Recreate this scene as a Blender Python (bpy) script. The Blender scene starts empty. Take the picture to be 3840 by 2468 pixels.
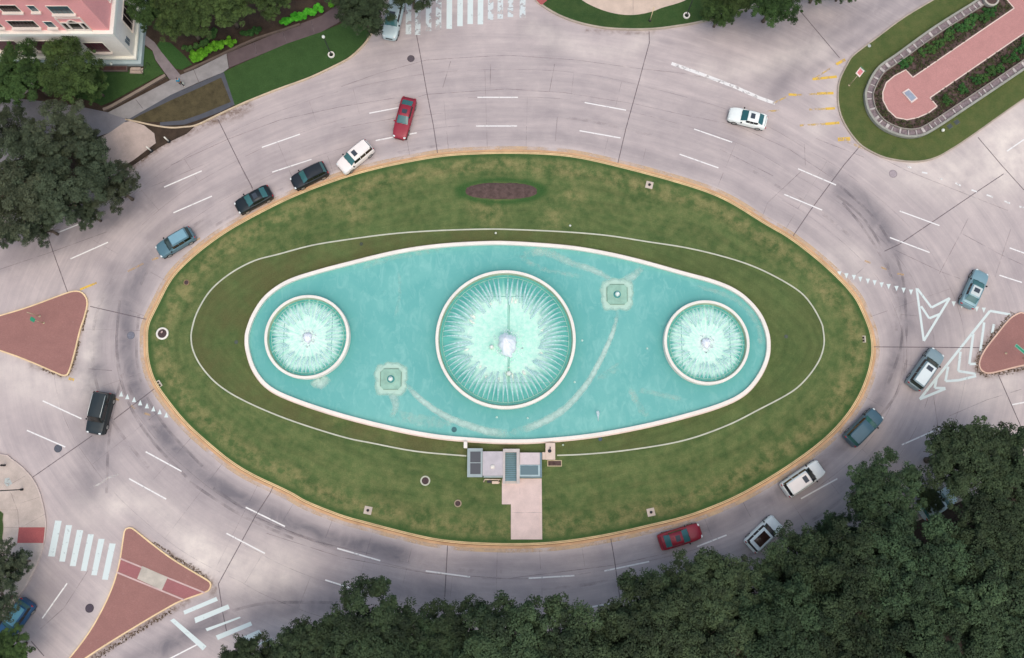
import bpy, bmesh, math, random
import numpy as np
from mathutils import Vector, Matrix

random.seed(7)
rng = np.random.default_rng(7)
scene = bpy.context.scene
COL = scene.collection
R = math.radians

# ------------------------------------------------------------------ camera
F = 2987.0          # focal length in photo pixels (3840 wide), 28 mm on full frame
DIST = 89.6         # metres from the lens to the ground at the centre of the view
TH = R(9.6)         # tilt away from straight down
CAM = Vector((0, -DIST * math.sin(TH), DIST * math.cos(TH)))
cam = bpy.data.cameras.new("camera")
cam.sensor_width = 36
cam.lens = F / 3840 * 36
cam.clip_start = 1
cam.clip_end = 3000
camo = bpy.data.objects.new("camera", cam)
COL.objects.link(camo)
camo.location = CAM
camo.rotation_euler = (TH, 0, 0)
scene.camera = camo

# ------------------------------------------------------------------ light
SUN_EL, SUN_AZ = R(70), R(165)
world = bpy.data.worlds.new("World")
scene.world = world
world.use_nodes = True
wt = world.node_tree
bg = wt.nodes["Background"]
sky = wt.nodes.new("ShaderNodeTexSky")
sky.sky_type = 'NISHITA'
sky.sun_disc = False
sky.sun_elevation = SUN_EL
sky.sun_rotation = SUN_AZ
sky.air_density = 1.0
sky.dust_density = 3.0
sky.ozone_density = 1.0
wt.links.new(sky.outputs[0], bg.inputs[0])
bg.inputs[1].default_value = 0.15
sun = bpy.data.lights.new("sun", 'SUN')
sun.energy = 0.6
sun.angle = R(80)
sun.color = (1.0, 0.92, 0.82)
suno = bpy.data.objects.new("sun", sun)
COL.objects.link(suno)
sd = Vector((math.sin(SUN_AZ) * math.cos(SUN_EL), math.cos(SUN_AZ) * math.cos(SUN_EL), math.sin(SUN_EL)))
suno.rotation_euler = sd.to_track_quat('Z', 'Y').to_euler()
suno.location = (0, 0, 120)
scene.view_settings.view_transform = 'Standard'
scene.view_settings.look = 'None'
scene.view_settings.exposure = 0.47
scene.view_settings.gamma = 1

# ------------------------------------------------------------------ helpers
def ray(px, py):
    r, u = px - 1920, 1234 - py
    return (r, F * math.sin(TH) + u * math.cos(TH), -F * math.cos(TH) + u * math.sin(TH))

def at(px, py, z=0.0):
    d = ray(px, py); t = (z - CAM.z) / d[2]
    return (d[0] * t, CAM.y + d[1] * t)

def on_y(px, py, Y):
    d = ray(px, py); t = (Y - CAM.y) / d[1]
    return (d[0] * t, CAM.z + d[2] * t)

def on_x(px, py, X):
    d = ray(px, py); t = X / d[0]
    return (CAM.y + d[1] * t, CAM.z + d[2] * t)

def ats(pts, z=0.0):
    return [at(p[0], p[1], z) for p in pts]

def tl(ox, oy, s, *pts):
    return [(ox + p[0] / s, oy + p[1] / s) for p in pts]

def T(c, r, *pts):           # readings taken on a 6 x 4 grid of enlargements
    return tl(640 * c, (0, 620, 1240, 1848)[r], 2.484, *pts)

def Dp(*pts):
    return [(p[0] * 1.6027, p[1] * 1.6027) for p in pts]

def lin(c):
    c = c / 255.0
    return c / 12.92 if c <= 0.04045 else ((c + 0.055) / 1.055) ** 2.4

KEXP = (1.01, 1.02, 1.19)
def alb(c, k=1.0):
    return tuple(min(0.9, lin(v) / g_ * k) for v, g_ in zip(c, KEXP)) + (1,)

def new_mat(name):
    m = bpy.data.materials.new(name)
    m.use_nodes = True
    nt = m.node_tree
    return m, nt, nt.nodes["Principled BSDF"]

def noise(nt, vec, scale, detail=4, rough=0.55, dist=0.0):
    n = nt.nodes.new("ShaderNodeTexNoise")
    n.inputs["Scale"].default_value = scale
    n.inputs["Detail"].default_value = detail
    n.inputs["Roughness"].default_value = rough
    n.inputs["Distortion"].default_value = dist
    nt.links.new(vec, n.inputs["Vector"])
    return n.outputs["Fac"]

def ramp(nt, fac, a, b, lo=0.0, hi=1.0):
    n = nt.nodes.new("ShaderNodeMapRange")
    n.inputs["From Min"].default_value = a
    n.inputs["From Max"].default_value = b
    n.inputs["To Min"].default_value = lo
    n.inputs["To Max"].default_value = hi
    nt.links.new(fac, n.inputs["Value"])
    return n.outputs["Result"]

def math_n(nt, op, a, b):
    n = nt.nodes.new("ShaderNodeMath"); n.operation = op; n.use_clamp = False
    for i, v in enumerate((a, b)):
        if isinstance(v, (int, float)): n.inputs[i].default_value = v
        else: nt.links.new(v, n.inputs[i])
    return n.outputs[0]

def mixc(nt, fac, a, b, mode='MIX'):
    n = nt.nodes.new("ShaderNodeMix"); n.data_type = 'RGBA'; n.blend_type = mode
    n.clamp_factor = True
    if isinstance(fac, (int, float)): n.inputs[0].default_value = fac
    else: nt.links.new(fac, n.inputs[0])
    for i, v in ((6, a), (7, b)):
        if isinstance(v, tuple): n.inputs[i].default_value = v
        else: nt.links.new(v, n.inputs[i])
    return n.outputs[2]

def wpos(nt):
    return nt.nodes.new("ShaderNodeNewGeometry").outputs["Position"]

def attr(nt, name):
    n = nt.nodes.new("ShaderNodeAttribute"); n.attribute_name = name
    return n.outputs["Fac"]

def stretch(nt, vec, sx, sy, rot=0):
    n = nt.nodes.new("ShaderNodeMapping")
    n.inputs["Scale"].default_value = (sx, sy, 1)
    n.inputs["Rotation"].default_value = (0, 0, rot)
    nt.links.new(vec, n.inputs["Vector"])
    return n.outputs[0]

def bump(nt, bs, h, strength, dist=0.02):
    n = nt.nodes.new("ShaderNodeBump")
    n.inputs["Strength"].default_value = strength
    n.inputs["Distance"].default_value = dist
    nt.links.new(h, n.inputs["Height"])
    nt.links.new(n.outputs[0], bs.inputs["Normal"])

_M = {}
def M(name, c, rough=0.8, var=0.15, scale=1.2, spec=0.3, metal=0.0, fine=0.08, coat=0.0, k=1.0):
    if name in _M: return _M[name]
    m, nt, bs = new_mat(name)
    base = alb(c, k)
    p = wpos(nt)
    if var > 0:
        f = ramp(nt, noise(nt, p, scale, 5, 0.6), 0.3, 0.7)
        lo = tuple(v * (1 - var) for v in base[:3]) + (1,)
        hi = tuple(min(0.92, v * (1 + var)) for v in base[:3]) + (1,)
        col = mixc(nt, f, lo, hi)
        f2 = ramp(nt, noise(nt, p, scale * 14, 3, 0.6), 0.25, 0.75, 1 - fine, 1 + fine)
        cm = nt.nodes.new("ShaderNodeCombineColor")
        for i in range(3): nt.links.new(f2, cm.inputs[i])
        col = mixc(nt, 1.0, col, cm.outputs[0], 'MULTIPLY')
        nt.links.new(col, bs.inputs["Base Color"])
    else:
        bs.inputs["Base Color"].default_value = base
    bs.inputs["Roughness"].default_value = rough
    bs.inputs["Specular IOR Level"].default_value = spec
    bs.inputs["Metallic"].default_value = metal
    bs.inputs["Coat Weight"].default_value = coat
    bs.inputs["Coat Roughness"].default_value = 0.08
    _M[name] = m
    return m

def alpha_mat(name, c, thr_lo, thr_hi, scale, amin=0.0, amax=1.0, attribute=None, rough=0.7, stretchv=None, second=None):
    """matter with gaps in it (worn paint, foam, spray): noise decides where it is"""
    if name in _M: return _M[name]
    m, nt, bs = new_mat(name)
    p = wpos(nt)
    v = stretch(nt, p, *stretchv) if stretchv else p
    f = ramp(nt, noise(nt, v, scale, 5, 0.62), thr_lo, thr_hi, amin, amax)
    if second:
        f2 = ramp(nt, noise(nt, p, second[0], 3, 0.6), second[1], second[2], 0, 1)
        f = math_n(nt, 'MULTIPLY', f, f2)
    if attribute:
        f = math_n(nt, 'MULTIPLY', f, attr(nt, attribute))
    bs.inputs["Base Color"].default_value = alb(c)
    bs.inputs["Roughness"].default_value = rough
    bs.inputs["Specular IOR Level"].default_value = 0.2
    nt.links.new(f, bs.inputs["Alpha"])
    _M[name] = m
    return m

def raw(name, verts, faces, mat=None, parent=None, smooth=False, sharp=None, attrs=None):
    me = bpy.data.meshes.new(name)
    me.from_pydata([tuple(v) for v in verts], [], [tuple(f) for f in faces])
    if attrs:
        for k, a in attrs.items():
            at_ = me.attributes.new(k, 'FLOAT', 'POINT')
            at_.data.foreach_set('value', np.asarray(a, dtype=np.float32))
    if mat: me.materials.append(mat)
    if smooth:
        me.shade_smooth()
        if sharp: me.set_sharp_from_angle(angle=R(sharp))
    me.update()
    o = bpy.data.objects.new(name, me)
    COL.objects.link(o)
    if parent: o.parent = parent
    return o

def fixn(o):
    bm = bmesh.new(); bm.from_mesh(o.data)
    bmesh.ops.recalc_face_normals(bm, faces=bm.faces)
    bm.to_mesh(o.data); bm.free()
    return o

def tag(o, label, cat, group=None):
    o["label"] = label; o["category"] = cat
    if group: o["group"] = group
    return o

def struct(o):
    o["kind"] = "structure"; return o

def thing(name, label, cat, loc=(0, 0, 0), rz=0, group=None):
    o = bpy.data.objects.new(name, None)
    o.empty_display_size = 0.3
    COL.objects.link(o)
    o.location = loc; o.rotation_euler = (0, 0, rz)
    return tag(o, label, cat, group)

def partw(name, verts, faces, mat, parent, **k):
    L = parent.location
    return raw(name, [(v[0] - L.x, v[1] - L.y, v[2] - L.z) for v in verts], faces, mat, parent, **k)

def box(x0, x1, y0, y1, z0, z1):
    v = [(x0, y0, z0), (x1, y0, z0), (x1, y1, z0), (x0, y1, z0), (x0, y0, z1), (x1, y0, z1), (x1, y1, z1), (x0, y1, z1)]
    f = [(3, 2, 1, 0), (4, 5, 6, 7), (0, 1, 5, 4), (1, 2, 6, 5), (2, 3, 7, 6), (3, 0, 4, 7)]
    return v, f

def merge(*ms):
    V, Fc = [], []
    for v, f in ms:
        n = len(V); V += list(v); Fc += [tuple(i + n for i in q) for q in f]
    return V, Fc

def bevel_obj(o, w=0.02, seg=2):
    bm = bmesh.new(); bm.from_mesh(o.data)
    bmesh.ops.bevel(bm, geom=list(bm.edges), offset=w, segments=seg, affect='EDGES', clamp_overlap=True)
    bm.to_mesh(o.data); bm.free()
    return o

def area(p):
    return 0.5 * sum(p[i][0] * p[(i + 1) % len(p)][1] - p[(i + 1) % len(p)][0] * p[i][1] for i in range(len(p)))

def slab_v(p, z0, z1):
    if area(p) < 0: p = p[::-1]
    n = len(p)
    v = [(a, b, z0) for a, b in p] + [(a, b, z1) for a, b in p]
    f = [tuple(range(n, 2 * n))] + [(i, (i + 1) % n, n + (i + 1) % n, n + i) for i in range(n)]
    return v, f

def sheet_v(p, z):
    if area(p) < 0: p = p[::-1]
    return [(a, b, z) for a, b in p], [tuple(range(len(p)))]

def cr(pts, closed=True, n=6):
    out = []; N = len(pts)
    rng_ = range(N) if closed else range(N - 1)
    for i in rng_:
        if closed: a, b, c, d = pts[(i - 1) % N], pts[i], pts[(i + 1) % N], pts[(i + 2) % N]
        else: a, b, c, d = pts[max(0, i - 1)], pts[i], pts[i + 1], pts[min(N - 1, i + 2)]
        for k in range(n):
            t = k / n; t2 = t * t; t3 = t2 * t
            out.append(tuple(0.5 * (2 * b[j] + (c[j] - a[j]) * t + (2 * a[j] - 5 * b[j] + 4 * c[j] - d[j]) * t2 + (3 * b[j] - a[j] - 3 * c[j] + d[j]) * t3) for j in (0, 1)))
    if not closed: out.append(tuple(pts[-1][:2]))
    return out

def smooth_closed(p, it=2):
    p = np.array(p)
    for _ in range(it):
        p = 0.25 * np.roll(p, 1, 0) + 0.5 * p + 0.25 * np.roll(p, -1, 0)
    return [tuple(q) for q in p]

def resample(p, step, closed=True):
    p = np.array(list(p) + ([p[0]] if closed else []))
    seg = np.hypot(*(p[1:] - p[:-1]).T); s = np.concatenate([[0], np.cumsum(seg)])
    n = max(3, int(s[-1] / step)); t = np.linspace(0, s[-1], n + (1 if closed else 0))
    if closed: t = t[:-1]
    return [(float(np.interp(q, s, p[:, 0])), float(np.interp(q, s, p[:, 1]))) for q in t]

def normals(p, closed=True):
    a = np.array(p)
    if closed: t = np.roll(a, -1, 0) - np.roll(a, 1, 0)
    else:
        t = np.gradient(a, axis=0)
    t /= np.maximum(1e-9, np.hypot(t[:, 0], t[:, 1]))[:, None]
    nrm = np.stack([t[:, 1], -t[:, 0]], 1)
    if closed and area(p) < 0: nrm = -nrm
    return nrm          # outward for closed

def off(p, d, closed=True):
    return [tuple(q) for q in (np.array(p) + normals(p, closed) * d)]

def band(p, d0, d1, z0, z1, closed=True):
    """prism strip between offsets d0 < d1 of polyline p"""
    a, b = off(p, d0, closed), off(p, d1, closed); n = len(p)
    v = [(x, y, z1) for x, y in a] + [(x, y, z1) for x, y in b] + [(x, y, z0) for x, y in a] + [(x, y, z0) for x, y in b]
    f = []
    for i in range(n if closed else n - 1):
        j = (i + 1) % n
        f += [(i, j, n + j, n + i), (n + i, n + j, 3 * n + j, 3 * n + i), (j, i, 2 * n + i, 2 * n + j)]
    if not closed:
        f += [(0, n, 3 * n, 2 * n), (n - 1, 2 * n - 1, 4 * n - 1, 3 * n - 1)]
    return v, f

def flatband(p, d0, d1, z, closed=True):
    a, b = off(p, d0, closed), off(p, d1, closed); n = len(p)
    v = [(x, y, z) for x, y in a] + [(x, y, z) for x, y in b]
    f = []
    for i in range(n if closed else n - 1):
        j = (i + 1) % n
        f.append((i, n + i, n + j, j))
    return v, f

def upfix(o):
    """turn flat sheets face up"""
    bm = bmesh.new(); bm.from_mesh(o.data)
    for f in bm.faces:
        if f.normal.z < -0.5: f.normal_flip()
    bm.to_mesh(o.data); bm.free()
    return o

def dist_to(P, line, closed=False, step=0.5):
    L = np.array(resample(line, step, closed))
    out = np.full(len(P), 1e9)
    for i in range(0, len(P), 20000):
        q = P[i:i + 20000]
        d = (q[:, None, 0] - L[None, :, 0]) ** 2 + (q[:, None, 1] - L[None, :, 1]) ** 2
        out[i:i + 20000] = np.sqrt(d.min(1))
    return out

def inside(P, poly):
    x, y = P[:, 0], P[:, 1]; c = np.zeros(len(P), bool); n = len(poly)
    for i in range(n):
        x0, y0 = poly[i]; x1, y1 = poly[(i + 1) % n]
        if y0 == y1: continue
        m = ((y0 > y) != (y1 > y)) & (x < (x1 - x0) * (y - y0) / (y1 - y0) + x0)
        c ^= m
    return c

def tube_v(path, radii, n=8, cap=True):
    V, Fc = [], []
    path = [Vector(p) for p in path]
    if not isinstance(radii, (list, tuple)): radii = [radii] * len(path)
    for i, p in enumerate(path):
        d = (path[min(i + 1, len(path) - 1)] - path[max(i - 1, 0)]).normalized()
        a = d.cross(Vector((0, 0, 1)) if abs(d.z) < 0.95 else Vector((1, 0, 0))).normalized(); b = d.cross(a)
        for k in range(n):
            t = 2 * math.pi * k / n
            V.append(tuple(p + (a * math.cos(t) + b * math.sin(t)) * radii[i]))
    for i in range(len(path) - 1):
        for k in range(n):
            Fc.append((i * n + k, i * n + (k + 1) % n, (i + 1) * n + (k + 1) % n, (i + 1) * n + k))
    if cap:
        Fc.append(tuple(range(n))[::-1]); Fc.append(tuple((len(path) - 1) * n + k for k in range(n)))
    return V, Fc

def lathe_v(prof, n=48, cx=0, cy=0):
    V, Fc = [], []
    for r, z in prof:
        for k in range(n):
            t = 2 * math.pi * k / n
            V.append((cx + r * math.cos(t), cy + r * math.sin(t), z))
    for i in range(len(prof) - 1):
        for k in range(n):
            Fc.append((i * n + k, i * n + (k + 1) % n, (i + 1) * n + (k + 1) % n, (i + 1) * n + k))
    return V, Fc

def disc_v(r, z, n=32, cx=0, cy=0):
    return [(cx + r * math.cos(2 * math.pi * k / n), cy + r * math.sin(2 * math.pi * k / n), z) for k in range(n)], [tuple(range(n))]

# ================================================================== outlines
MAIN = ats(T(0, 2, (1365, 0), (1365, 120), (1370, 250), (1430, 470), (1590, 700)) + [(690, 1582)] + T(1, 2, (270, 990), (640, 1290), (1100, 1510)) +
           T(1, 3, (1250, 90)) + T(2, 3, (0, 225), (200, 280), (600, 385), (1000, 465), (1590, 492)) + T(3, 3, (450, 470), (900, 400), (1300, 310)) +
           [(2560, 1945), (2665, 1908), (2785, 1855), (2950, 1757), (3103, 1643), (3200, 1530), (3248, 1433), (3270, 1353), (3274, 1296), (3264, 1236), (3240, 1176),
            (3200, 1101), (3095, 994), (2963, 890), (2870, 837), (2721, 745), (2560, 686), (2306, 618), (2121, 580), (1920, 571), (1780, 574), (1642, 584), (1441, 622), (1280, 666),
            (1115, 727), (990, 787), (841, 870), (720, 962), (640, 1045), (592, 1137), (560, 1200)])
MAIN = resample(smooth_closed(cr(MAIN, True, 6), 4), 0.5)
POOL = ats([(922, 1240), (946, 1176), (994, 1107), (1075, 1051), (1183, 1015), (1280, 989), (1481, 940), (1642, 916), (1803, 906), (1920, 906), (2121, 920), (2262, 942), (2403, 974),
            (2560, 1018), (2661, 1045), (2741, 1075), (2801, 1115), (2854, 1175), (2882, 1240), (2889, 1292), (2882, 1349), (2850, 1417), (2793, 1481), (2701, 1526), (2560, 1568),
            (2403, 1606), (2222, 1639), (2041, 1657), (1920, 1661), (1803, 1657), (1642, 1643), (1481, 1614), (1280, 1564), (1103, 1506), (1002, 1457), (946, 1389), (922, 1316), (918, 1275)], 0.6)
POOL = resample(smooth_closed(cr(POOL, True, 6), 2), 0.4)
RING = ats([(2089, 1708), (2202, 1703), (2363, 1687), (2560, 1653), (2721, 1598), (2842, 1538), (2963, 1473), (3023, 1421), (3071, 1353), (3090, 1292), (3087, 1240), (3079, 1208),
            (3043, 1143), (2995, 1091), (2902, 1035), (2801, 990), (2681, 954), (2560, 927), (2423, 906), (2282, 884), (2121, 870), (1920, 861), (1803, 860), (1622, 866), (1461, 878),
            (1280, 902), (1163, 922), (1043, 954), (954, 978), (865, 1025), (789, 1090), (740, 1170), (720, 1235), (717, 1270), (725, 1316), (757, 1377), (821, 1445), (922, 1506), (1083, 1574),
            (1280, 1637), (1401, 1663), (1562, 1693), (1749, 1710)], 0.16)
RING = resample(cr(RING, False, 6), 0.5, False)

# ================================================================== materials of the setting
def road_mat():
    m, nt, bs = new_mat("road concrete")
    p = wpos(nt)
    big = ramp(nt, noise(nt, p, 0.10, 4, 0.55), 0.3, 0.7)
    mid = ramp(nt, noise(nt, p, 0.55, 6, 0.65, 0.6), 0.32, 0.68)
    fine = noise(nt, p, 9.0, 4, 0.7)
    c = mixc(nt, big, alb((194, 180, 183)), alb((208, 193, 194)))
    c = mixc(nt, math_n(nt, 'MULTIPLY', mid, 0.38), c, alb((172, 159, 164)))
    m2 = ramp(nt, noise(nt, p, 0.22, 5, 0.6, 0.2), 0.45, 0.72)
    c = mixc(nt, math_n(nt, 'MULTIPLY', m2, 0.45), c, alb((160, 148, 154)))
    cmb = nt.nodes.new("ShaderNodeCombineXYZ")
    nt.links.new(math_n(nt, 'MULTIPLY', attr(nt, "off"), 1.5), cmb.inputs[0])
    nt.links.new(math_n(nt, 'MULTIPLY', attr(nt, "ca"), 3.5), cmb.inputs[1]); nt.links.new(math_n(nt, 'MULTIPLY', attr(nt, "sa"), 3.5), cmb.inputs[2])
    st1 = ramp(nt, noise(nt, cmb.outputs[0], 1.0, 5, 0.65), 0.36, 0.66)
    c = mixc(nt, math_n(nt, 'MULTIPLY', st1, 0.40), c, alb((154, 144, 150)))
    st2 = ramp(nt, noise(nt, cmb.outputs[0], 3.2, 4, 0.65), 0.55, 0.75)
    c = mixc(nt, math_n(nt, 'MULTIPLY', st2, 0.22), c, alb((224, 212, 210)))
    w = attr(nt, "wear_shade")
    wn = ramp(nt, noise(nt, p, 0.35, 5, 0.6, 0.8), 0.25, 0.7, 0.45, 1.15)
    c = mixc(nt, math_n(nt, 'MULTIPLY', w, wn), c, alb((122, 116, 124)))
    pl = math_n(nt, 'MULTIPLY', attr(nt, "pale"), ramp(nt, noise(nt, p, 0.5, 5, 0.6), 0.3, 0.65, 0.3, 1.0))
    c = mixc(nt, pl, c, alb((232, 219, 215)))
    dn = math_n(nt, 'MULTIPLY', attr(nt, "dirt"), ramp(nt, noise(nt, p, 1.6, 6, 0.7), 0.38, 0.62, 0.1, 1.0))
    c = mixc(nt, dn, c, alb((118, 98, 88)))
    sp = ramp(nt, noise(nt, p, 2.6, 4, 0.7), 0.66, 0.74, 0, 0.28)
    c = mixc(nt, sp, c, alb((128, 116, 118)))
    f2 = ramp(nt, fine, 0.2, 0.8, 0.93, 1.07)
    cm = nt.nodes.new("ShaderNodeCombineColor")
    for i in range(3): nt.links.new(f2, cm.inputs[i])
    c = mixc(nt, 1.0, c, cm.outputs[0], 'MULTIPLY')
    nt.links.new(c, bs.inputs["Base Color"])
    bs.inputs["Roughness"].default_value = 0.85
    bs.inputs["Specular IOR Level"].default_value = 0.25
    return m

def grass_mat(name, cols, dry=(160, 146, 104), sc=1.0):
    """cols: dark, mid, light green"""
    m, nt, bs = new_mat(name)
    p = wpos(nt)
    a = ramp(nt, noise(nt, p, 0.16 * sc, 5, 0.6), 0.32, 0.68)
    b = ramp(nt, noise(nt, p, 0.8 * sc, 6, 0.7), 0.36, 0.68)
    c = mixc(nt, a, alb(cols[0]), alb(cols[1]))
    c = mixc(nt, math_n(nt, 'MULTIPLY', b, 0.55), c, alb(cols[2]))
    cmb = nt.nodes.new("ShaderNodeCombineXYZ")
    nt.links.new(math_n(nt, 'MULTIPLY', attr(nt, "off"), 1.6), cmb.inputs[0])
    nt.links.new(math_n(nt, 'MULTIPLY', attr(nt, "ca"), 4.0), cmb.inputs[1]); nt.links.new(math_n(nt, 'MULTIPLY', attr(nt, "sa"), 4.0), cmb.inputs[2])
    c = mixc(nt, ramp(nt, noise(nt, cmb.outputs[0], 1.0, 4, 0.6), 0.42, 0.66, 0, 0.4), c, alb(tuple(v * .84 for v in cols[0])))
    d = math_n(nt, 'MULTIPLY', attr(nt, "dry"), ramp(nt, noise(nt, p, 0.8, 6, 0.68), 0.41, 0.70, 0.0, 0.72))
    c = mixc(nt, d, c, alb(dry))
    inn = math_n(nt, 'MULTIPLY', attr(nt, "inner"), ramp(nt, noise(nt, p, 0.25, 5, 0.65), 0.36, 0.62, 0.1, 0.85))
    c = mixc(nt, inn, c, alb((98, 96, 64)))
    c = mixc(nt, attr(nt, "lush"), c, alb((58, 92, 50)))
    f2 = ramp(nt, noise(nt, p, 7, 5, 0.8), 0.25, 0.75, 0.70, 1.30)
    cm = nt.nodes.new("ShaderNodeCombineColor")
    for i in range(3): nt.links.new(f2, cm.inputs[i])
    c = mixc(nt, 1.0, c, cm.outputs[0], 'MULTIPLY')
    nt.links.new(c, bs.inputs["Base Color"])
    bs.inputs["Roughness"].default_value = 0.95
    bs.inputs["Specular IOR Level"].default_value = 0.1
    bump(nt, bs, noise(nt, p, 22, 3, 0.7), 0.8, 0.05)
    return m

ROAD = road_mat()
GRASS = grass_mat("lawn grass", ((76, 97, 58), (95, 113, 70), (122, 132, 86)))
GRASS2 = grass_mat("shaded lawn grass", ((54, 76, 44), (62, 88, 50), (76, 102, 60)), dry=(96, 84, 56))  # darker copy of the lawn grass, tree shade put into its greens
GRASS3 = grass_mat("median grass", ((78, 94, 54), (92, 104, 62), (108, 114, 72)), dry=(120, 108, 74))
KERB = M("kerb stone", (206, 188, 160), 0.85, 0.18, 2.0)
KERBY = M("yellowed kerb stone", (226, 196, 152), 0.8, 0.2, 0.6)
KERBO = M("rusty gutter", (206, 166, 132), 0.85, 0.2, 0.5)
KERBD = M("kerb seam", (140, 102, 76), 0.9, 0.2, 1.5)
BRICK = None
def brick_mat(name, c, mort, scale=5.0, rot=0.3):
    m, nt, bs = new_mat(name)
    p = stretch(nt, wpos(nt), 1, 1, rot)
    b = nt.nodes.new("ShaderNodeTexBrick")
    b.inputs["Color1"].default_value = alb(c)
    b.inputs["Color2"].default_value = alb(tuple(v * 0.9 for v in c))
    b.inputs["Mortar"].default_value = alb(mort)
    b.inputs["Scale"].default_value = scale
    b.inputs["Mortar Size"].default_value = 0.012
    nt.links.new(p, b.inputs["Vector"])
    n = ramp(nt, noise(nt, p, 0.5, 6, 0.65, 0.5), 0.3, 0.7)
    c2 = mixc(nt, math_n(nt, 'MULTIPLY', n, 0.45), b.outputs["Color"], alb(tuple(v * 0.80 for v in c)))
    n2 = ramp(nt, noise(nt, p, 3.5, 4, 0.7), 0.6, 0.75, 0, 0.25)
    c2 = mixc(nt, n2, c2, alb((196, 160, 156)))
    nt.links.new(c2, bs.inputs["Base Color"])
    bs.inputs["Roughness"].default_value = 0.85
    return m
BRICKD = brick_mat("dull red pavers", (168, 119, 114), (150, 108, 102))
BRICKL = brick_mat("pink red pavers", (205, 146, 144), (186, 138, 134), 5.0, 0.6)
BRICKR = brick_mat("red ramp pavers", (186, 96, 96), (160, 90, 88), 6)
PAVE = M("pavement concrete", (192, 176, 170), 0.85, 0.14, 0.8)
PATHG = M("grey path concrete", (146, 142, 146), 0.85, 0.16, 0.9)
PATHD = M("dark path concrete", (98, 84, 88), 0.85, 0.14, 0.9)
SLATE = M("slate edging", (82, 84, 94), 0.8, 0.12, 1.5)
PATHP = M("pink concrete", (222, 198, 196), 0.85, 0.10, 0.8)
ASPH = M("driveway asphalt", (128, 126, 136), 0.85, 0.14, 0.5)
APRON = M("driveway apron concrete", (190, 172, 168), 0.85, 0.15, 0.7)
SOIL = M("dark soil and litter", (66, 54, 46), 0.95, 0.35, 0.8, fine=0.3)
MULCH = M("bark mulch", (92, 74, 72), 0.95, 0.35, 2.5, fine=0.35)
MULCHB = M("brown worn turf", (80, 72, 52), 0.95, 0.3, 1.2, fine=0.3)
WHITE = M("white painted concrete", (240, 232, 228), 0.6, 0.06, 0.7)
PALEST = M("pale weathered stone", (198, 198, 184), 0.75, 0.12, 1.0)
LINE = alpha_mat("road paint", (240, 236, 240), 0.30, 0.44, 3.0, 0.45, 0.97)
LINEW = alpha_mat("worn road paint", (236, 234, 238), 0.40, 0.50, 1.6, 0.1, 0.95)
LINEF = alpha_mat("faint road paint", (226, 220, 220), 0.38, 0.6, 1.5, 0.05, 0.6)
LINEB = alpha_mat("crossing paint", (218, 228, 232), 0.28, 0.40, 2.2, 0.55, 0.97)
LINEBW = alpha_mat("worn crossing paint", (216, 222, 228), 0.42, 0.5, 1.3, 0.12, 0.92)
YEL = alpha_mat("yellow road paint", (232, 190, 88), 0.34, 0.5, 1.4, 0.15, 0.95)
YELF = alpha_mat("faint yellow road paint", (226, 190, 120), 0.42, 0.62, 1.4, 0.0, 0.7)
JOINT = alpha_mat("joint tar", (124, 112, 118), 0.25, 0.6, 2.0, 0.28, 0.8)
JOINTF = alpha_mat("hairline joint", (136, 122, 128), 0.35, 0.66, 0.7, 0.0, 0.55)

# ================================================================== ground and road
g = struct(upfix(raw("ground", *sheet_v([(-900, -900), (900, -900), (900, 900), (-900, 900)], -0.06), M("far ground", (96, 100, 74), 0.95, 0.25, 0.05))))

step = 0.35
xs = np.arange(-95, 95.1, step); ys = np.arange(-62, 75.1, step)
gx, gy = np.meshgrid(xs, ys); P = np.stack([gx.ravel(), gy.ravel()], 1)
d_main = dist_to(P, MAIN, True); ins = inside(P, MAIN)
d_main[ins] = -d_main[ins]
gauss = lambda d, mu, s: np.exp(-0.5 * ((d - mu) / s) ** 2)
ang = np.arctan2(P[:, 1], P[:, 0])
wear_shade = 0.30 * gauss(d_main, 2.0, 0.6) + 0.22 * gauss(d_main, 5.0, 0.7) + 0.12 * gauss(d_main, 6.6, 0.5) + 0.12 * gauss(d_main, 9.0, 1.0)
low = (P[:, 1] < -10)
wear_shade += np.where(low, 0.06 * gauss(d_main, 6.5, 2.2), 0)  # lower road dimmed in its colour to stand for the weaker light there
pale = 0.35 * gauss(d_main, 0.3, 0.4)
def streak(arr, pts, w, s, z=0):
    arr += s * gauss(dist_to(P, cr(ats(pts), False, 6)), 0, w)
streak(wear_shade, [(560, 960), (500, 1060), (468, 1160), (470, 1300), (500, 1440), (560, 1560), (680, 1720), (900, 1880), (1200, 2010), (1500, 2080)], 0.75, 0.85)
streak(wear_shade, [(430, 1010), (395, 1150), (362, 1300), (350, 1450)], 0.7, 0.45)
streak(wear_shade, [(352, 1440), (346, 1600), (344, 1720), (330, 1830)], 1.5, 0.6)
streak(wear_shade, [(3150, 720), (3260, 800), (3330, 930), (3375, 1060), (3392, 1200), (3375, 1330), (3320, 1450), (3230, 1570), (3080, 1720), (2880, 1850), (2600, 1980)], 0.8, 0.6)
streak(wear_shade, [(3120, 650), (3240, 730), (3330, 850), (3370, 950)], 0.5, 0.4)
streak(wear_shade, [(3560, 120), (3300, 110), (3130, 200), (2960, 330), (2860, 400)], 0.7, 0.0)
streak(wear_shade, [(3430, -60), (3240, 60), (3060, 170), (2950, 280), (2900, 360)], 0.8, 0.55)
streak(wear_shade, [(3350, -60), (3150, 50), (2960, 190), (2850, 300)], 0.6, 0.35)
streak(wear_shade, [(3500, -30), (3330, 75), (3150, 190), (3020, 280)], 0.5, 0.45)
streak(wear_shade, [(2750, 60), (2900, 90), (3000, 60)], 1.8, 0.55)  # grey zone under the overhanging trees, their shade painted into the road
streak(wear_shade, [(-50, 1010), (200, 930), (420, 830), (620, 720)], 0.9, 0.6)
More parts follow.
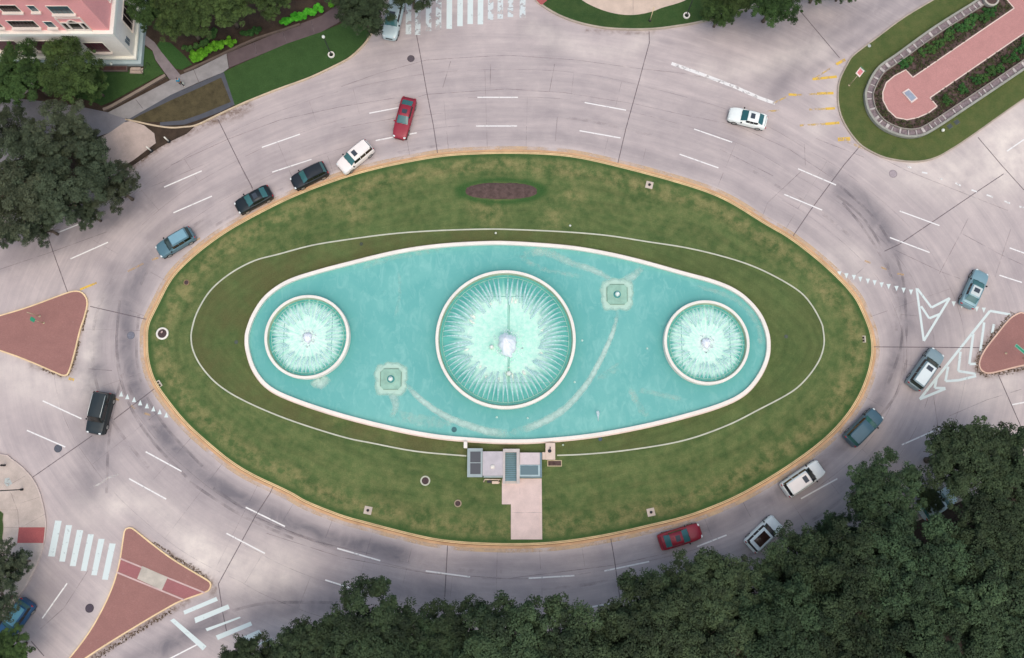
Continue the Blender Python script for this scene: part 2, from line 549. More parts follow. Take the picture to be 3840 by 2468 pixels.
streak(wear_shade, [(-50, 920), (180, 850), (400, 740), (600, 640)], 1.3, 0.45)
streak(wear_shade, [(820, 2260), (950, 2235), (1100, 2220), (1350, 2210), (1700, 2220)], 1.1, 0.4)
streak(wear_shade, [(620, 2440), (760, 2370), (900, 2330), (1050, 2290), (1350, 2280)], 0.8, 0.55)
streak(wear_shade, [(480, 2490), (640, 2400), (800, 2310)], 0.8, 0.6)
streak(wear_shade, [(1500, 2100), (1800, 2160), (2150, 2160), (2500, 2090), (2800, 1970), (3060, 1830)], 1.2, 0.12)
streak(wear_shade, [(1400, 2200), (1700, 2240), (2000, 2250), (2300, 2230)], 2.2, 0.0)
streak(wear_shade, [(1600, 80), (1500, 180), (1420, 260)], 2.0, 0.25)  # broad darker zone beside the silver car
streak(wear_shade, [(170, 2230), (100, 2350), (50, 2480)], 2.0, 0.45)
streak(wear_shade, [(3560, 1120), (3500, 1250)], 1.4, 0.35)
streak(wear_shade, [(2000, 90), (2080, 130), (2060, 200)], 1.2, 0.35)
streak(wear_shade, [(560, 880), (700, 800), (900, 700), (1100, 620)], 0.5, 0.25)
streak(wear_shade, [(300, 560), (450, 540), (550, 620)], 1.0, 0.0)
streak(pale, [(760, 2090), (850, 2120), (940, 2140), (1060, 2130)], 1.9, 0.7)
streak(pale, [(30, 1380), (120, 1440), (220, 1460), (300, 1440)], 1.6, 0.6)
streak(pale, [(360, 1130), (350, 1200), (330, 1330)], 0.8, 0.6)
streak(pale, [(460, 1880), (560, 1900), (680, 1990), (760, 2080)], 1.2, 0.55)
streak(pale, [(430, 2200), (380, 2330), (290, 2460)], 0.9, 0.6)
streak(pale, [(3840, 560), (3700, 640), (3560, 640), (3420, 610)], 2.6, 0.65)
streak(pale, [(3840, 420), (3760, 520), (3840, 640)], 2.0, 0.5)
streak(pale, [(2640, 270), (2800, 260), (2960, 210), (3080, 190)], 1.1, 0.4)
streak(pale, [(3060, 480), (3120, 380), (3150, 300)], 0.9, 0.45)
streak(pale, [(3780, 1440), (3700, 1460), (3620, 1450)], 1.6, 0.5)
streak(pale, [(3640, 1250), (3600, 1330), (3560, 1400)], 0.8, 0.3)
streak(pale, [(3080, 1000), (3180, 950), (3230, 1030)], 1.4, 0.35)
streak(pale, [(2000, 110), (2150, 170), (2300, 200), (2420, 140)], 0.9, 0.4)
streak(pale, [(20, 560), (40, 560)], 1.0, 0.0)
streak(pale, [(300, 1940), (420, 1900)], 1.5, 0.35)
pale[low] *= 0.9
dirt = np.zeros(len(P))
def ddirt(pts, w, s):
    dirt[:] = dirt + s * gauss(dist_to(P, ats(pts)), 0, w)
ddirt([(560, 560), (700, 500), (822, 440), (925, 395)], 0.35, 0.9)
ddirt([(800, 450), (900, 425), (925, 400)], 0.5, 0.7)
ddirt([(640, 480), (590, 500), (600, 530), (560, 560), (470, 640), (400, 700)], 0.6, 1.2)
ddirt([(3735, 1235), (3690, 1300), (3664, 1350), (3668, 1390), (3700, 1405), (3840, 1380)], 0.33, 1.1)
ddirt([(640, 2082), (720, 2135), (790, 2175), (806, 2200), (800, 2225)], 0.25, 1.1)
ddirt([(330, 2478), (480, 2380), (640, 2288), (700, 2255)], 0.3, 1.2)
ddirt([(310, 1190), (270, 1395), (245, 1415), (120, 1368)], 0.25, 0.8)
ddirt([(2200, 115), (2330, 122), (2450, 122)], 0.2, 0.7)
for a in (wear_shade, pale, dirt): np.clip(a, 0, 1, out=a)
nx, ny = len(xs), len(ys)
idx = np.arange(nx * ny).reshape(ny, nx)
quads = np.stack([idx[:-1, :-1], idx[:-1, 1:], idx[1:, 1:], idx[1:, :-1]], -1).reshape(-1, 4)
me = bpy.data.meshes.new("road")
me.vertices.add(len(P)); me.vertices.foreach_set("co", np.concatenate([P, np.zeros((len(P), 1))], 1).ravel())
me.loops.add(quads.size); me.loops.foreach_set("vertex_index", quads.ravel())
me.polygons.add(len(quads)); me.polygons.foreach_set("loop_start", np.arange(0, quads.size, 4))
me.update(calc_edges=True)
for k, a in (("wear_shade", wear_shade), ("pale", pale), ("dirt", dirt), ("off", d_main), ("ca", np.cos(ang)), ("sa", np.sin(ang))):
    x = me.attributes.new(k, 'FLOAT', 'POINT'); x.data.foreach_set('value', a.astype(np.float32))
me.materials.append(ROAD)
road = struct(bpy.data.objects.new("road", me)); COL.objects.link(road)

# ------------------------------------------------------------------ markings (sheets 4 mm apart)
def strip_v(a, b, w, z):
    a, b = Vector(a), Vector(b); d = (b - a).normalized(); n = Vector((-d.y, d.x)) * w / 2
    q = [a + n, b + n, b - n, a - n]
    return sheet_v([tuple(p) for p in q], z)

def strips(name, segs, w, mat, z=0.008, parent=road):
    ms = []
    for s in segs:
        pts = ats(s)
        for i in range(len(pts) - 1):
            ms.append(strip_v(pts[i], pts[i + 1], w, z + (len(ms) % 9) * .0012))
    return upfix(raw(name, *merge(*ms), mat, parent))

def polys(name, ps, mat, z=0.008, parent=road):
    return upfix(raw(name, *merge(*[sheet_v(ats(p), z) for p in ps]), mat, parent))

dash = [(864, 265, 960, 247), (613, 345, 702, 314), (384, 438, 472, 400), (134, 545, 222, 510), (879, 329, 975, 311), (637, 403, 729, 373), (406, 498, 496, 459),
        (165, 606, 253, 567), (1117, 228, 1212, 228), (1114, 295, 1210, 295), (1368, 240, 1465, 258), (1356, 306, 1452, 323), (1624, 302, 1713, 333), (1590, 361, 1681, 393),
        (1867, 395, 1956, 433), (1835, 455, 1924, 492), (2105, 494, 2198, 528), (2082, 556, 2175, 591), (2338, 644, 2391, 661), (2362, 580, 2420, 601),
        (341, 1057, 425, 1103), (302, 1120, 389, 1168), (575, 1187, 667, 1232), (530, 1248, 620, 1295), (789, 1283, 890, 1312), (761, 1357, 846, 1384), (996, 1336, 1100, 1350),
        (1237, 1353, 1344, 1347), (1414, 1336, 1519, 1314), (1374, 1422, 1439, 1410), (1086, 1428, 1180, 1434), (100, 938, 191, 980), (63, 1007, 153, 1046), (1874, 1167, 1959, 1120),
        (2110, 1041, 2201, 1001), (2368, 947, 2420, 937), (1631, 1279, 1700, 1252), (99, 1447, 157, 1365), (2356, 354, 2440, 296), (370, 1555, 460, 1509)]
strips("lane_marking", [Dp((a, b), (c, d)) for a, b, c, d in dash], 0.15, LINE)
strips("lane_marking", [T(0, 2, (830, 1480), (930, 1425), (1000, 1375), (1110, 1335))], 0.2, LINEF)
strips("lane_marking", [T(5, 1, (640, 65), (690, 75)), T(5, 1, (785, 120), (830, 130)), T(5, 1, (950, 165), (1000, 190)), T(5, 1, (1100, 230), (1150, 245)),
                        T(5, 1, (1240, 275), (1300, 298)), T(5, 1, (1405, 335), (1460, 355)), T(5, 1, (1545, 385), (1600, 400)), T(5, 1, (490, 5), (540, 25))], 0.2, LINEW)
xw = [[(515, 258), (575, 262), (510, 595), (448, 592)], [(615, 300), (672, 303), (605, 643), (552, 640)], [(718, 345), (776, 350), (705, 685), (650, 682)],
      [(820, 385), (875, 388), (805, 730), (752, 727)], [(918, 428), (975, 430), (902, 770), (850, 767)], [(1020, 470), (1078, 475), (1005, 812), (950, 808)]]
polys("crosswalk", [T(0, 3, *q) for q in xw], LINEB)
polys("crosswalk", [T(1, 3, *q) for q in ([(118, 1100), (425, 970), (440, 1005), (130, 1135)], [(220, 1165), (535, 1040), (550, 1080), (232, 1215)],
                                          [(325, 1265), (640, 1155), (655, 1165), (340, 1290)], [(420, 1330), (745, 1200), (760, 1235), (440, 1372)],
                                          [(640, 1355), (825, 1275), (850, 1320), (675, 1400)], [(800, 1410), (945, 1350), (950, 1362), (810, 1425)])], LINEB)
polys("stop_line", [T(1, 3, (-5, 1190), (30, 1170), (335, 1430), (300, 1470))], LINEB)
tops = [(625, 320), (712, 325), (812, 290), (905, 280), (1005, 270), (1105, 245), (1200, 225), (1295, 228), (1390, 185), (1480, 175), (1575, 160)]
polys("crosswalk", [T(2, 0, (x - 26, b), (x + 26, b), (x + 30, -260), (x - 22, -260)) for x, b in tops[:4] + tops[8:]] +
      [T(3, 0, (70, 165), (125, 165), (130, -260), (75, -260))], LINEBW)
polys("crosswalk", [T(2, 0, (x - 26, b), (x + 26, b), (x + 30, -260), (x - 22, -260)) for x, b in tops[4:8]], LINEB)
polys("yield_line", [T(0, 2, (x - 20, y + 24), (x + 20, y + 24), (x + 3, y - 26)) for x, y in ((1128, 590), (1185, 615), (1248, 642), (1305, 672), (1368, 700), (1428, 728), (1487, 755), (1548, 785))], LINEB)
polys("yield_line", [T(5, 1, (x - 20, y - 24), (x + 20, y - 24), (x, y + 26)) for x, y in ((5, 1045), (65, 1062), (135, 1080), (198, 1095), (263, 1115), (328, 1130), (402, 1148), (468, 1165), (537, 1182),
      (935, 1292), (1010, 1310), (1075, 1325), (1150, 1340), (1215, 1350))] + [T(4, 1, (x - 20, y - 24), (x + 20, y - 24), (x, y + 26)) for x, y in ((1460, 1012), (1525, 1030))], LINEB)
Z8 = lambda *p: tl(3400, 1000, 2.9617, *p)
strips("island_marking", [Z8((110, 240), (190, 825)), Z8((190, 825), (478, 350)), Z8((478, 350), (275, 455)), Z8((275, 455), (118, 245)), Z8((160, 440), (250, 575), (372, 525))], 0.26, LINEB)
strips("island_marking", [Z8((925, 492), (145, 1472)), Z8((925, 492), (1150, 532)), Z8((145, 1472), (430, 1355)), Z8((335, 1235), (310, 1348), (430, 1350)),
                          Z8((460, 1110), (430, 1272), (580, 1262), (770, 1215)), Z8((597, 945), (572, 1160), (770, 1192)), Z8((740, 745), (695, 1082), (770, 1080)),
                          Z8((860, 620), (818, 940)), Z8((968, 640), (948, 740))], 0.28, LINEB, 0.012)
strips("merge_line", [[(2518, 238), (2640, 282), (2757, 327), (2850, 368), (2906, 388)]], 0.42, alpha_mat("merge line paint", (238, 234, 238), .36, .48, 1.6, .3, .95))
def thick(name, segs, mat, z=0.008):
    ms = [strip_v(*ats([a, b]), w, z + i * .0012) for i, (a, b, w) in enumerate(segs)]
    return upfix(raw(name, *merge(*ms), mat, road))
t50 = lambda a, b, w: (T(4, 0, a)[0], T(4, 0, b)[0], w)
thick("hatched_marking", [t50((1430, 600), (1515, 555), .34), t50((1210, 738), (1435, 715), .32), t50((1250, 872), (1405, 868), .32), t50((1330, 1014), (1420, 1010), .30),
                          t50((1330, 1155), (1460, 1145), .32), t50((1445, 1300), (1560, 1294), .45), t50((985, 880), (1060, 885), .3)], YEL)
thick("hatched_marking", [t50((1210, 745), (1430, 600), .2), t50((1060, 885), (1250, 875), .22), t50((1180, 1022), (1330, 1014), .25), t50((1090, 1170), (1330, 1155), .25),
                          t50((1500, 1305), (1690, 1388), .28), t50((850, 960), (970, 900), .2), t50((760, 1040), (900, 1030), .2)], YELF)
thick("edge_marking", [(T(0, 1, (745, 1158))[0], T(0, 1, (900, 1095))[0], .25), (T(0, 2, (640, 445))[0], T(0, 2, (690, 460))[0], .3)], YEL)
thick("edge_marking", [(T(0, 1, (1190, 990))[0], T(0, 1, (1335, 915))[0], .22), (T(0, 1, (1415, 880))[0], T(0, 1, (1475, 862))[0], .22), (T(1, 1, (200, 710))[0], T(1, 1, (275, 680))[0], .25)] +
      [(T(0, 2, a)[0], T(0, 2, b)[0], .22) for a, b in (((1065, 628), (1108, 650)), ((1222, 700), (1262, 725)), ((1345, 770), (1400, 785)))] +
      [(T(5, 1, a)[0], T(5, 1, b)[0], .22) for a, b in (((105, 890), (160, 910)), ((255, 950), (310, 970)), ((410, 1010), (470, 1020)))], alpha_mat("orange road paint", (222, 184, 138), 0.36, 0.6, 2, 0.1, 0.7))

J = [[(1556, 100), (1575, 200), (1602, 354), (1625, 470), (1644, 596)], [(2434, 117), (2435, 161), (2397, 302), (2347, 483), (2317, 612)],
     [(817, 447), (902, 620), (948, 707)], [(150, 800), (165, 841), (201, 950), (254, 1097)], [(338, 1149), (576, 1204)], [(121, 1791), (346, 1634)], [(427, 1574), (578, 1459)],
     [(1032, 1808), (1014, 1848), (962, 1928), (819, 2190), (836, 2300), (853, 2383)], [(1679, 2033), (1668, 2238)], [(2288, 2005), (2304, 2098), (2325, 2247)],
     [(3276, 1301), (3679, 1304)], [(3743, 1405), (3824, 1590), (3850, 1660)], [(2968, 894), (3039, 789), (3164, 620), (3221, 553)], [(3317, 942), (3373, 916), (3643, 733), (3764, 652)],
     [(3667, 515), (3756, 620), (3840, 713)], [(2999, 40), (3148, 217)], [(117, 2405), (165, 2460)]]
strips("road_joint", J, 0.10, JOINT, 0.005)
JF = [[(2862, 805), (2878, 761), (3003, 644)], [(3522, 1027), (3603, 874), (3630, 820)], [(3603, 874), (3751, 954), (3850, 1000)], [(3790, 860), (3772, 914), (3731, 1039)],
      [(1280, 325), (1420, 275), (1600, 225), (1900, 207), (2160, 225), (2400, 258), (2560, 275), (2780, 320)], [(1480, 390), (1602, 354), (1900, 334), (2120, 348), (2380, 390), (2560, 430), (2760, 470), (2960, 560), (3140, 680)],
      [(640, 620), (860, 520), (1050, 450), (1280, 400), (1480, 368)], [(1280, 480), (1500, 440), (1660, 425)], [(3240, 560), (3400, 640), (3640, 735), (3780, 790)],
      [(3340, 930), (3530, 1020), (3600, 1045)], [(2080, 240), (2060, 345)], [(1840, 240), (1838, 330)], [(1690, 230), (1660, 330)], [(2080, 1)][:0] or [(2090, 440), (2082, 530)],
      [(520, 720), (640, 670), (780, 610)], [(0, 1010), (180, 950), (400, 870)], [(960, 1940), (1180, 2030), (1400, 2080)], [(1000, 2000), (1280, 2090), (1600, 2150), (1900, 2170), (2300, 2120), (2500, 2075)],
      [(3400, 1250), (3400, 1400)], [(3500, 1480), (3520, 1620)], [(3560, 1560), (3700, 1500), (3830, 1460)], [(3380, 1180), (3440, 1185)], [(330, 1383), (420, 1390)],
      [(3016, 540), (3020, 620)], [(3060, 520), (3240, 590)], [(2700, 560), (2900, 660)], [(150, 2360), (240, 2280), (330, 2140)]]
strips("road_joint", JF, 0.06, JOINTF, 0.004)
# slab seams across the inner lane of the ring
segs = []
nrmM = normals(MAIN)
for i in range(0, len(MAIN), 9):
    if random.random() < 0.75:
        a = Vector(MAIN[i]) + Vector(nrmM[i]) * 0.6; b = Vector(MAIN[i]) + Vector(nrmM[i]) * random.uniform(2.4, 3.4)
        segs.append(strip_v(a, b, 0.05, 0.0035))
upfix(raw("road_joint", *merge(*segs), JOINTF, road))
# slab grid of the ring road
grid = []
for dd_ in (3.45, 6.9, 10.4):
    q = off(MAIN, dd_)
    for a_ in range(0, len(q) - 24, 24):
        if random.random() < .8: grid.append(flatband(q[a_:a_ + 23], -.025, .025, .0030, False))
for dd_ in (3.45, 6.9):
    for i in range(0, len(MAIN), 9):
        if random.random() < .5:
            a = Vector(MAIN[i]) + Vector(nrmM[i]) * (dd_ + .05); b = Vector(MAIN[i]) + Vector(nrmM[i]) * (dd_ + 3.4)
            grid.append(strip_v(a, b, .045, .0035))
upfix(raw("road_joint", *merge(*grid), alpha_mat("faint slab seam", (140, 126, 132), .35, .7, .8, 0.0, .42), road))
# faint tyre tracks
tr = []
for offs in (1.25, 2.75, 4.6, 6.0):
    q = off(MAIN, offs)
    for k in range(3):
        s = random.randrange(len(q)); L_ = random.randrange(14, 46)
        pts = [q[(s + j) % len(q)] for j in range(L_)]
        tr.append(flatband(pts, -0.17, 0.17, 0.0025, False))
TYRE = alpha_mat("tyre rubber", (140, 130, 136), 0.45, 0.72, 0.6, 0.0, 0.30)
upfix(raw("tyre_mark", *merge(*tr), TYRE, road))
tm = []
for pts in ([(3120, 720), (3230, 810), (3310, 940), (3350, 1080), (3362, 1240)], [(3140, 690), (3262, 800), (3342, 920), (3388, 1060), (3400, 1260)], [(3160, 760), (3240, 860), (3330, 1010), (3372, 1150), (3380, 1290), (3330, 1440)],
            [(3400, 1350), (3360, 1480), (3250, 1620)], [(520, 1180), (512, 1330), (540, 1460), (620, 1600), (760, 1750)], [(450, 1120), (438, 1300), (470, 1480), (560, 1640), (700, 1790)],
            [(700, 1800), (900, 1930), (1100, 2020)], [(460, 1400), (420, 1560), (405, 1700), (400, 1850)], [(800, 1830), (1000, 1960), (1250, 2050)], [(840, 2300), (1000, 2262), (1250, 2260)]):
    q = resample(cr(ats(pts), False, 6), 0.5, False)
    tm.append(flatband(q, -0.15, 0.15, 0.0045, False))
upfix(raw("tyre_mark", *merge(*tm), alpha_mat("dark tyre rubber", (118, 110, 118), 0.4, 0.7, 0.5, 0.0, 0.42), road))

# ================================================================== central island
LZ = 0.15
k1 = raw("kerb", *band(MAIN, -0.24, 0.0, 0.0, LZ), KERBY); struct(fixn(k1))
raw("kerb_seam", *band(MAIN, 0.0, 0.08, 0.0, 0.02), KERBD, k1)
upfix(raw("gutter", *band(MAIN, 0.08, 0.34, 0.0, 0.012), KERBO, k1))
raw("kerb_seam", *band(MAIN, -0.15, -0.11, LZ, LZ + 0.003), KERBD, k1)
upfix(raw("gutter_stain", *flatband(MAIN, 0.34, 0.75, 0.0045), alpha_mat("rust stain", (222, 188, 152), 0.36, 0.62, 0.35, 0.0, 0.7), k1))
pool_in = off(POOL, -0.1)
NR = 400
def by_angle(poly, n, c=(0, 0)):
    """the outline cut by n rays from c"""
    p = np.array(poly); a = np.unwrap(np.arctan2(p[:, 1] - c[1], p[:, 0] - c[0]))
    if a[-1] < a[0]: p = p[::-1]; a = a[::-1]
    a = np.concatenate([a, [a[0] + 2 * math.pi]]); p = np.concatenate([p, p[:1]])
    t = a[0] + np.linspace(0, 2 * math.pi, n, endpoint=False)
    q = np.stack([np.interp(t, a, p[:, 0]), np.interp(t, a, p[:, 1])], 1)
    i = int(np.argmin(np.abs((t + math.pi) % (2 * math.pi) - math.pi)))
    return np.roll(q, -i, 0)
A0 = by_angle(off(MAIN, -0.2), NR); B0 = by_angle(pool_in, NR)
NK = 44
V = []; Fc = []
for k in range(NK + 1):
    t = k / NK; V.append(A0 * (1 - t) + B0 * t)
V = np.concatenate(V)
for k in range(NK):
    for i in range(NR):
        j = (i + 1) % NR
        Fc.append((k * NR + i, k * NR + j, (k + 1) * NR + j, (k + 1) * NR + i))
dK = dist_to(V, MAIN, True); RC = list(RING)
inn = inside(V, RC).astype(float); dR = dist_to(V, RC, True)
inn = np.clip(0.5 + np.where(inn > 0, dR, -dR) / 0.3, 0, 1)
dryv = 0.95 * gauss(dK, 1.7, 0.75) + 0.25 * gauss(dK, 4.5, 2.5) * (1 - inn)
dryv += 0.45 * gauss(dist_to(V, ats([(1180, 1560), (1450, 1650), (1740, 1690)])), 0, 0.5)
for px, py, w in ((3100, 1090, 1), (3170, 1500, 1.3), (3240, 1330, .9), (1800, 740, 1.2), (1840, 800, 1.2), (2075, 820, .9), (2150, 740, .8), (695, 1050, .7), (690, 1130, .9), (1330, 780, 1.2), (830, 900, 1)):
    c = at(px, py); dryv += 0.9 * gauss(np.hypot(V[:, 0] - c[0], V[:, 1] - c[1]), 0, w)
bed_c = at(1880, 718)
be = np.hypot((V[:, 0] - bed_c[0]) / 4.7, (V[:, 1] - bed_c[1]) / 1.35)
lush = gauss(be, 1.0, 0.16) * 0.9 + 0.75 * gauss(dK, 0.45, 0.18)
zz = np.full(len(V), LZ - 0.012)
lawn = struct(upfix(raw("lawn", np.column_stack([V, zz]).tolist(), Fc, GRASS, attrs={"dry": np.clip(dryv, 0, 1), "inner": inn * (0.92 - 0.55 * np.clip(V[:, 0] / 20, 0, 1)), "lush": np.clip(lush, 0, 1), "off": dK, "ca": np.cos(np.arctan2(V[:, 1], V[:, 0])), "sa": np.sin(np.arctan2(V[:, 1], V[:, 0]))})))

edging = raw("lawn_edging", *band(RING, -0.075, 0.075, 0.1, 0.20, False), PALEST); fixn(edging)
tag(edging, "thin pale concrete edging strip looping through the island lawn round the pool", "edging")

# flower bed
t = thing("flower_bed", "long oval bed of bare brown mulch in the lawn above the pool", "flower bed", (bed_c[0], bed_c[1], 0.13))
V2, F2 = [], []
el = [(4.15 * math.copysign(abs(math.cos(a)) ** 0.8, math.cos(a)), 0.98 * math.copysign(abs(math.sin(a)) ** 0.8, math.sin(a))) for a in np.linspace(0, 2 * math.pi, 72, endpoint=False)]
rings = [(1.0, 0.0), (0.93, 0.07), (0.7, 0.12), (0.4, 0.14)]
for s, z in rings: V2 += [(x * s + random.uniform(-.03, .03), y * s + random.uniform(-.03, .03), z + random.uniform(-.015, .015)) for x, y in el]
for k in range(3):
    for i in range(72): F2.append((k * 72 + i, k * 72 + (i + 1) % 72, (k + 1) * 72 + (i + 1) % 72, (k + 1) * 72 + i))
F2.append(tuple(3 * 72 + i for i in range(72)))
raw("mulch", V2, F2, MULCH, t, smooth=True)

# path to the pump house
ZP = lambda *p: tl(1700, 1620, 3.667, *p)
pth = struct(fixn(raw("path", *slab_v(ats(ZP((668, 640), (1215, 640), (1222, 1478), (792, 1478), (792, 995), (668, 995)), LZ), 0.02, LZ + 0.03), PATHP)))
strips("path_joint", [], .1, JOINT) if False else None
ms = [strip_v(*ats(ZP(a, b), LZ + .03), 0.04, LZ + 0.034) for a, b in (((795, 1110), (1218, 1110)), ((915, 655), (915, 860)))]
upfix(raw("path_joint", *merge(*ms), JOINTF, pth))

# ================================================================== fountain
WZ = 0.22
def water_mat(name, c1, c2, c3, sc=0.25, foam=0.0):
    m, nt, bs = new_mat(name)
    p = wpos(nt)
    a = ramp(nt, noise(nt, p, sc, 4, 0.55, 0.5), 0.3, 0.7)
    c = mixc(nt, a, alb(c1), alb(c2))
    b = ramp(nt, noise(nt, stretch(nt, p, 1.0, 0.55, 0.6), sc * 4.5, 6, 0.7, 1.0), 0.48, 0.72, 0, 0.8)
    c = mixc(nt, b, c, alb(c3))
    dk = ramp(nt, noise(nt, p, 1.1, 4, 0.7), 0.66, 0.76, 0, 0.35)
    c = mixc(nt, dk, c, alb(tuple(v * 0.8 for v in c1)))
    c = mixc(nt, attr(nt, "basin_shade"), c, alb((82, 160, 162)))
    nt.links.new(c, bs.inputs["Base Color"])
    bs.inputs["Roughness"].default_value = 0.3
    bs.inputs["Specular IOR Level"].default_value = 0.18
    h = noise(nt, p, 3.5, 4, 0.6, 0.4)
    bump(nt, bs, h, 0.2, 0.04)
    return m
WATER = water_mat("pool water", (102, 176, 176), (120, 188, 186), (142, 200, 198))
c_mid, r_mid = at(1896, 1270, 1.0), 7.8
c_lef, r_lef = at(1150, 1262, 1.0), 4.72
c_rig, r_rig = at(2651, 1283, 1.0), 4.75
W0 = by_angle(off(POOL, -0.37), 240)
V = []; Fc = []
NK = 30
for k in range(NK):
    V.append(W0 * (1 - k / NK))
V = np.concatenate(V)
for k in range(NK - 1):
    for i in range(240):
        j = (i + 1) % 240; Fc.append((k * 240 + i, k * 240 + j, (k + 1) * 240 + j, (k + 1) * 240 + i))
Fc.append(tuple((NK - 1) * 240 + i for i in range(240)))
basin_shade = np.zeros(len(V))
for c, r in ((c_mid, r_mid), (c_lef, r_lef), (c_rig, r_rig)):
    d = np.hypot(V[:, 0] - c[0], V[:, 1] - c[1]) - r
    basin_shade += 0.75 * np.exp(-np.maximum(d, 0) / 1.5)  # water darkens towards each basin, its shade and reflection painted in
water = struct(upfix(raw("pool_water", np.column_stack([V, np.full(len(V), WZ)]).tolist(), Fc, WATER, attrs={"basin_shade": np.clip(basin_shade, 0, 1)})))

pc = thing("fountain_pool", "long teardrop-shaped turquoise fountain pool with a white rim in the middle of the lawn", "fountain pool", (0, 0, 0))
rim = fixn(raw("rim", *band(POOL, -0.38, 0.0, 0.0, 0.62), WHITE, pc))
raw("rim_step", *band(POOL, 0.0, 0.14, 0.0, 0.30), M("pink stained concrete", (226, 206, 202), 0.7, 0.1), pc)
raw("floor", *sheet_v(off(POOL, -0.4), 0.02), M("pool floor", (120, 200, 196), 0.6), pc)

# foam on the water
def foam_mat(name, c, sc, lo, hi, amax):
    m, nt, bs = new_mat(name); p = wpos(nt)
    v = math_n(nt, 'ADD', noise(nt, p, sc, 7, 0.68, 0.5), math_n(nt, 'MULTIPLY', attr(nt, "a"), 0.75))
    e = ramp(nt, attr(nt, "a"), 0.0, 0.25)
    nt.links.new(math_n(nt, 'MULTIPLY', ramp(nt, v, lo, hi, 0, amax), e), bs.inputs["Alpha"])
    bs.inputs["Base Color"].default_value = alb(c); bs.inputs["Roughness"].default_value = .8; bs.inputs["Specular IOR Level"].default_value = .1
    return m
FOAM = foam_mat("foam", (206, 232, 228), 1.7, 0.62, 1.35, 0.8)
FOAMD = foam_mat("dense foam", (200, 230, 220), 1.5, 0.45, 1.15, 0.85)
foam_root = None
def foam_ribbon(pts, w0, w1, s0=1.0, s1=1.0, mat=FOAM, z=WZ + 0.006):
    q = resample(cr(ats(pts, WZ), False, 6), 0.25, False); n = len(q); nm = normals(q, False)
    V, A, Fc = [], [], []
    cols = 9
    for i in range(n):
        t = i / (n - 1); w = w0 + (w1 - w0) * t; s = (s0 + (s1 - s0) * t) * min(1, 6 * t + 0.2, 6 * (1 - t) + 0.05)
        for k in range(cols):
            u = k / (cols - 1) * 2 - 1
            V.append((q[i][0] + nm[i][0] * w * u, q[i][1] + nm[i][1] * w * u, z)); A.append(s * max(0, 1 - u * u) ** 0.8)
    for i in range(n - 1):
        for k in range(cols - 1):
            Fc.append((i * cols + k, i * cols + k + 1, (i + 1) * cols + k + 1, (i + 1) * cols + k))
    return upfix(raw("foam", V, Fc, mat, water, attrs={"a": A}))
foam_ribbon([(1522, 1440), (1580, 1500), (1660, 1555), (1740, 1590), (1840, 1620), (1930, 1625)], 0.36, 0.6, 1.15, 0.9)
foam_ribbon([(2318, 1160), (2300, 1240), (2262, 1330), (2200, 1440), (2120, 1530), (2040, 1580), (1960, 1612), (1900, 1625)], 0.28, 0.6, 1.15, 0.9, z=WZ + .010)
foam_ribbon([(1470, 1470), (1485, 1520), (1465, 1570)], 0.7, 0.4, 1, 0.6)
foam_ribbon([(2340, 1060), (2380, 1030), (2410, 1000)], 0.7, 0.5, 1, 0.5)
foam_ribbon([(2310, 1060), (2230, 1015), (2150, 990), (2040, 945), (1940, 960)], 0.4, 0.7, 0.9, 0.5)
foam_ribbon([(1180, 1420), (1200, 1440), (1230, 1410)], 0.9, 0.7, 1.1, 0.8)
foam_ribbon([(1930, 950), (2040, 1010), (2200, 1040)], 0.4, 0.4, 0.4, 0.3)
foam_ribbon([(2360, 1450), (2400, 1530), (2440, 1570)], 0.5, 0.5, 0.55, 0.4)
foam_ribbon([(2340, 1350), (2240, 1420), (2330, 1380)], 0.25, 0.4, 0.4, 0.4, z=WZ + .008)
foam_ribbon([(1480, 1560), (1600, 1580), (1720, 1585)], 1.0, 0.8, 0.5, 0.4, z=WZ + .013)
foam_ribbon([(2600, 1070), (2750, 1120), (2840, 1220), (2850, 1340)], 0.35, 0.35, 0.5, 0.4)
foam_ribbon([(1330, 1010), (1500, 960), (1700, 930)], 0.5, 0.6, 0.3, 0.3)
foam_ribbon([(1490, 1000), (1500, 1100), (1480, 1200)], 0.3, 0.3, 0.35, 0.3)
foam_ribbon([(2560, 1500), (2480, 1480), (2380, 1460)], 0.4, 0.4, 0.5, 0.4)

def spray_mat(name, c, amin, amax, sc):
    m, nt, bs = new_mat(name)
    out = nt.nodes["Material Output"]; nt.nodes.remove(bs)
    d = nt.nodes.new("ShaderNodeBsdfDiffuse"); tr = nt.nodes.new("ShaderNodeBsdfTranslucent"); tp = nt.nodes.new("ShaderNodeBsdfTransparent")
    for n_ in (d, tr): n_.inputs["Color"].default_value = c
    a_ = nt.nodes.new("ShaderNodeMixShader"); a_.inputs[0].default_value = 0.5
    nt.links.new(d.outputs[0], a_.inputs[1]); nt.links.new(tr.outputs[0], a_.inputs[2])
    b_ = nt.nodes.new("ShaderNodeMixShader")
    nt.links.new(ramp(nt, noise(nt, wpos(nt), sc, 4, 0.6), 0.3, 0.65, amin, amax), b_.inputs[0])
    nt.links.new(tp.outputs[0], b_.inputs[1]); nt.links.new(a_.outputs[0], b_.inputs[2])
    nt.links.new(b_.outputs[0], out.inputs["Surface"])
    return m
SPRAY = spray_mat("water jet", (0.84, 0.97, 0.94, 1), 0.4, 0.8, 4.0)
FROTH, _nt, _bs = new_mat("froth")
_bs.inputs["Base Color"].default_value = (0.95, 0.95, 0.95, 1)
_bs.inputs["Roughness"].default_value = 0.7
_bs.inputs["Subsurface Weight"].default_value = 1.0
_bs.inputs["Subsurface Radius"].default_value = (1, 1, 1)
_bs.inputs["Subsurface Scale"].default_value = 0.6
SPRAYC = spray_mat("white spray", (0.97, 0.97, 0.96, 1), 0.35, 0.8, 3.0)
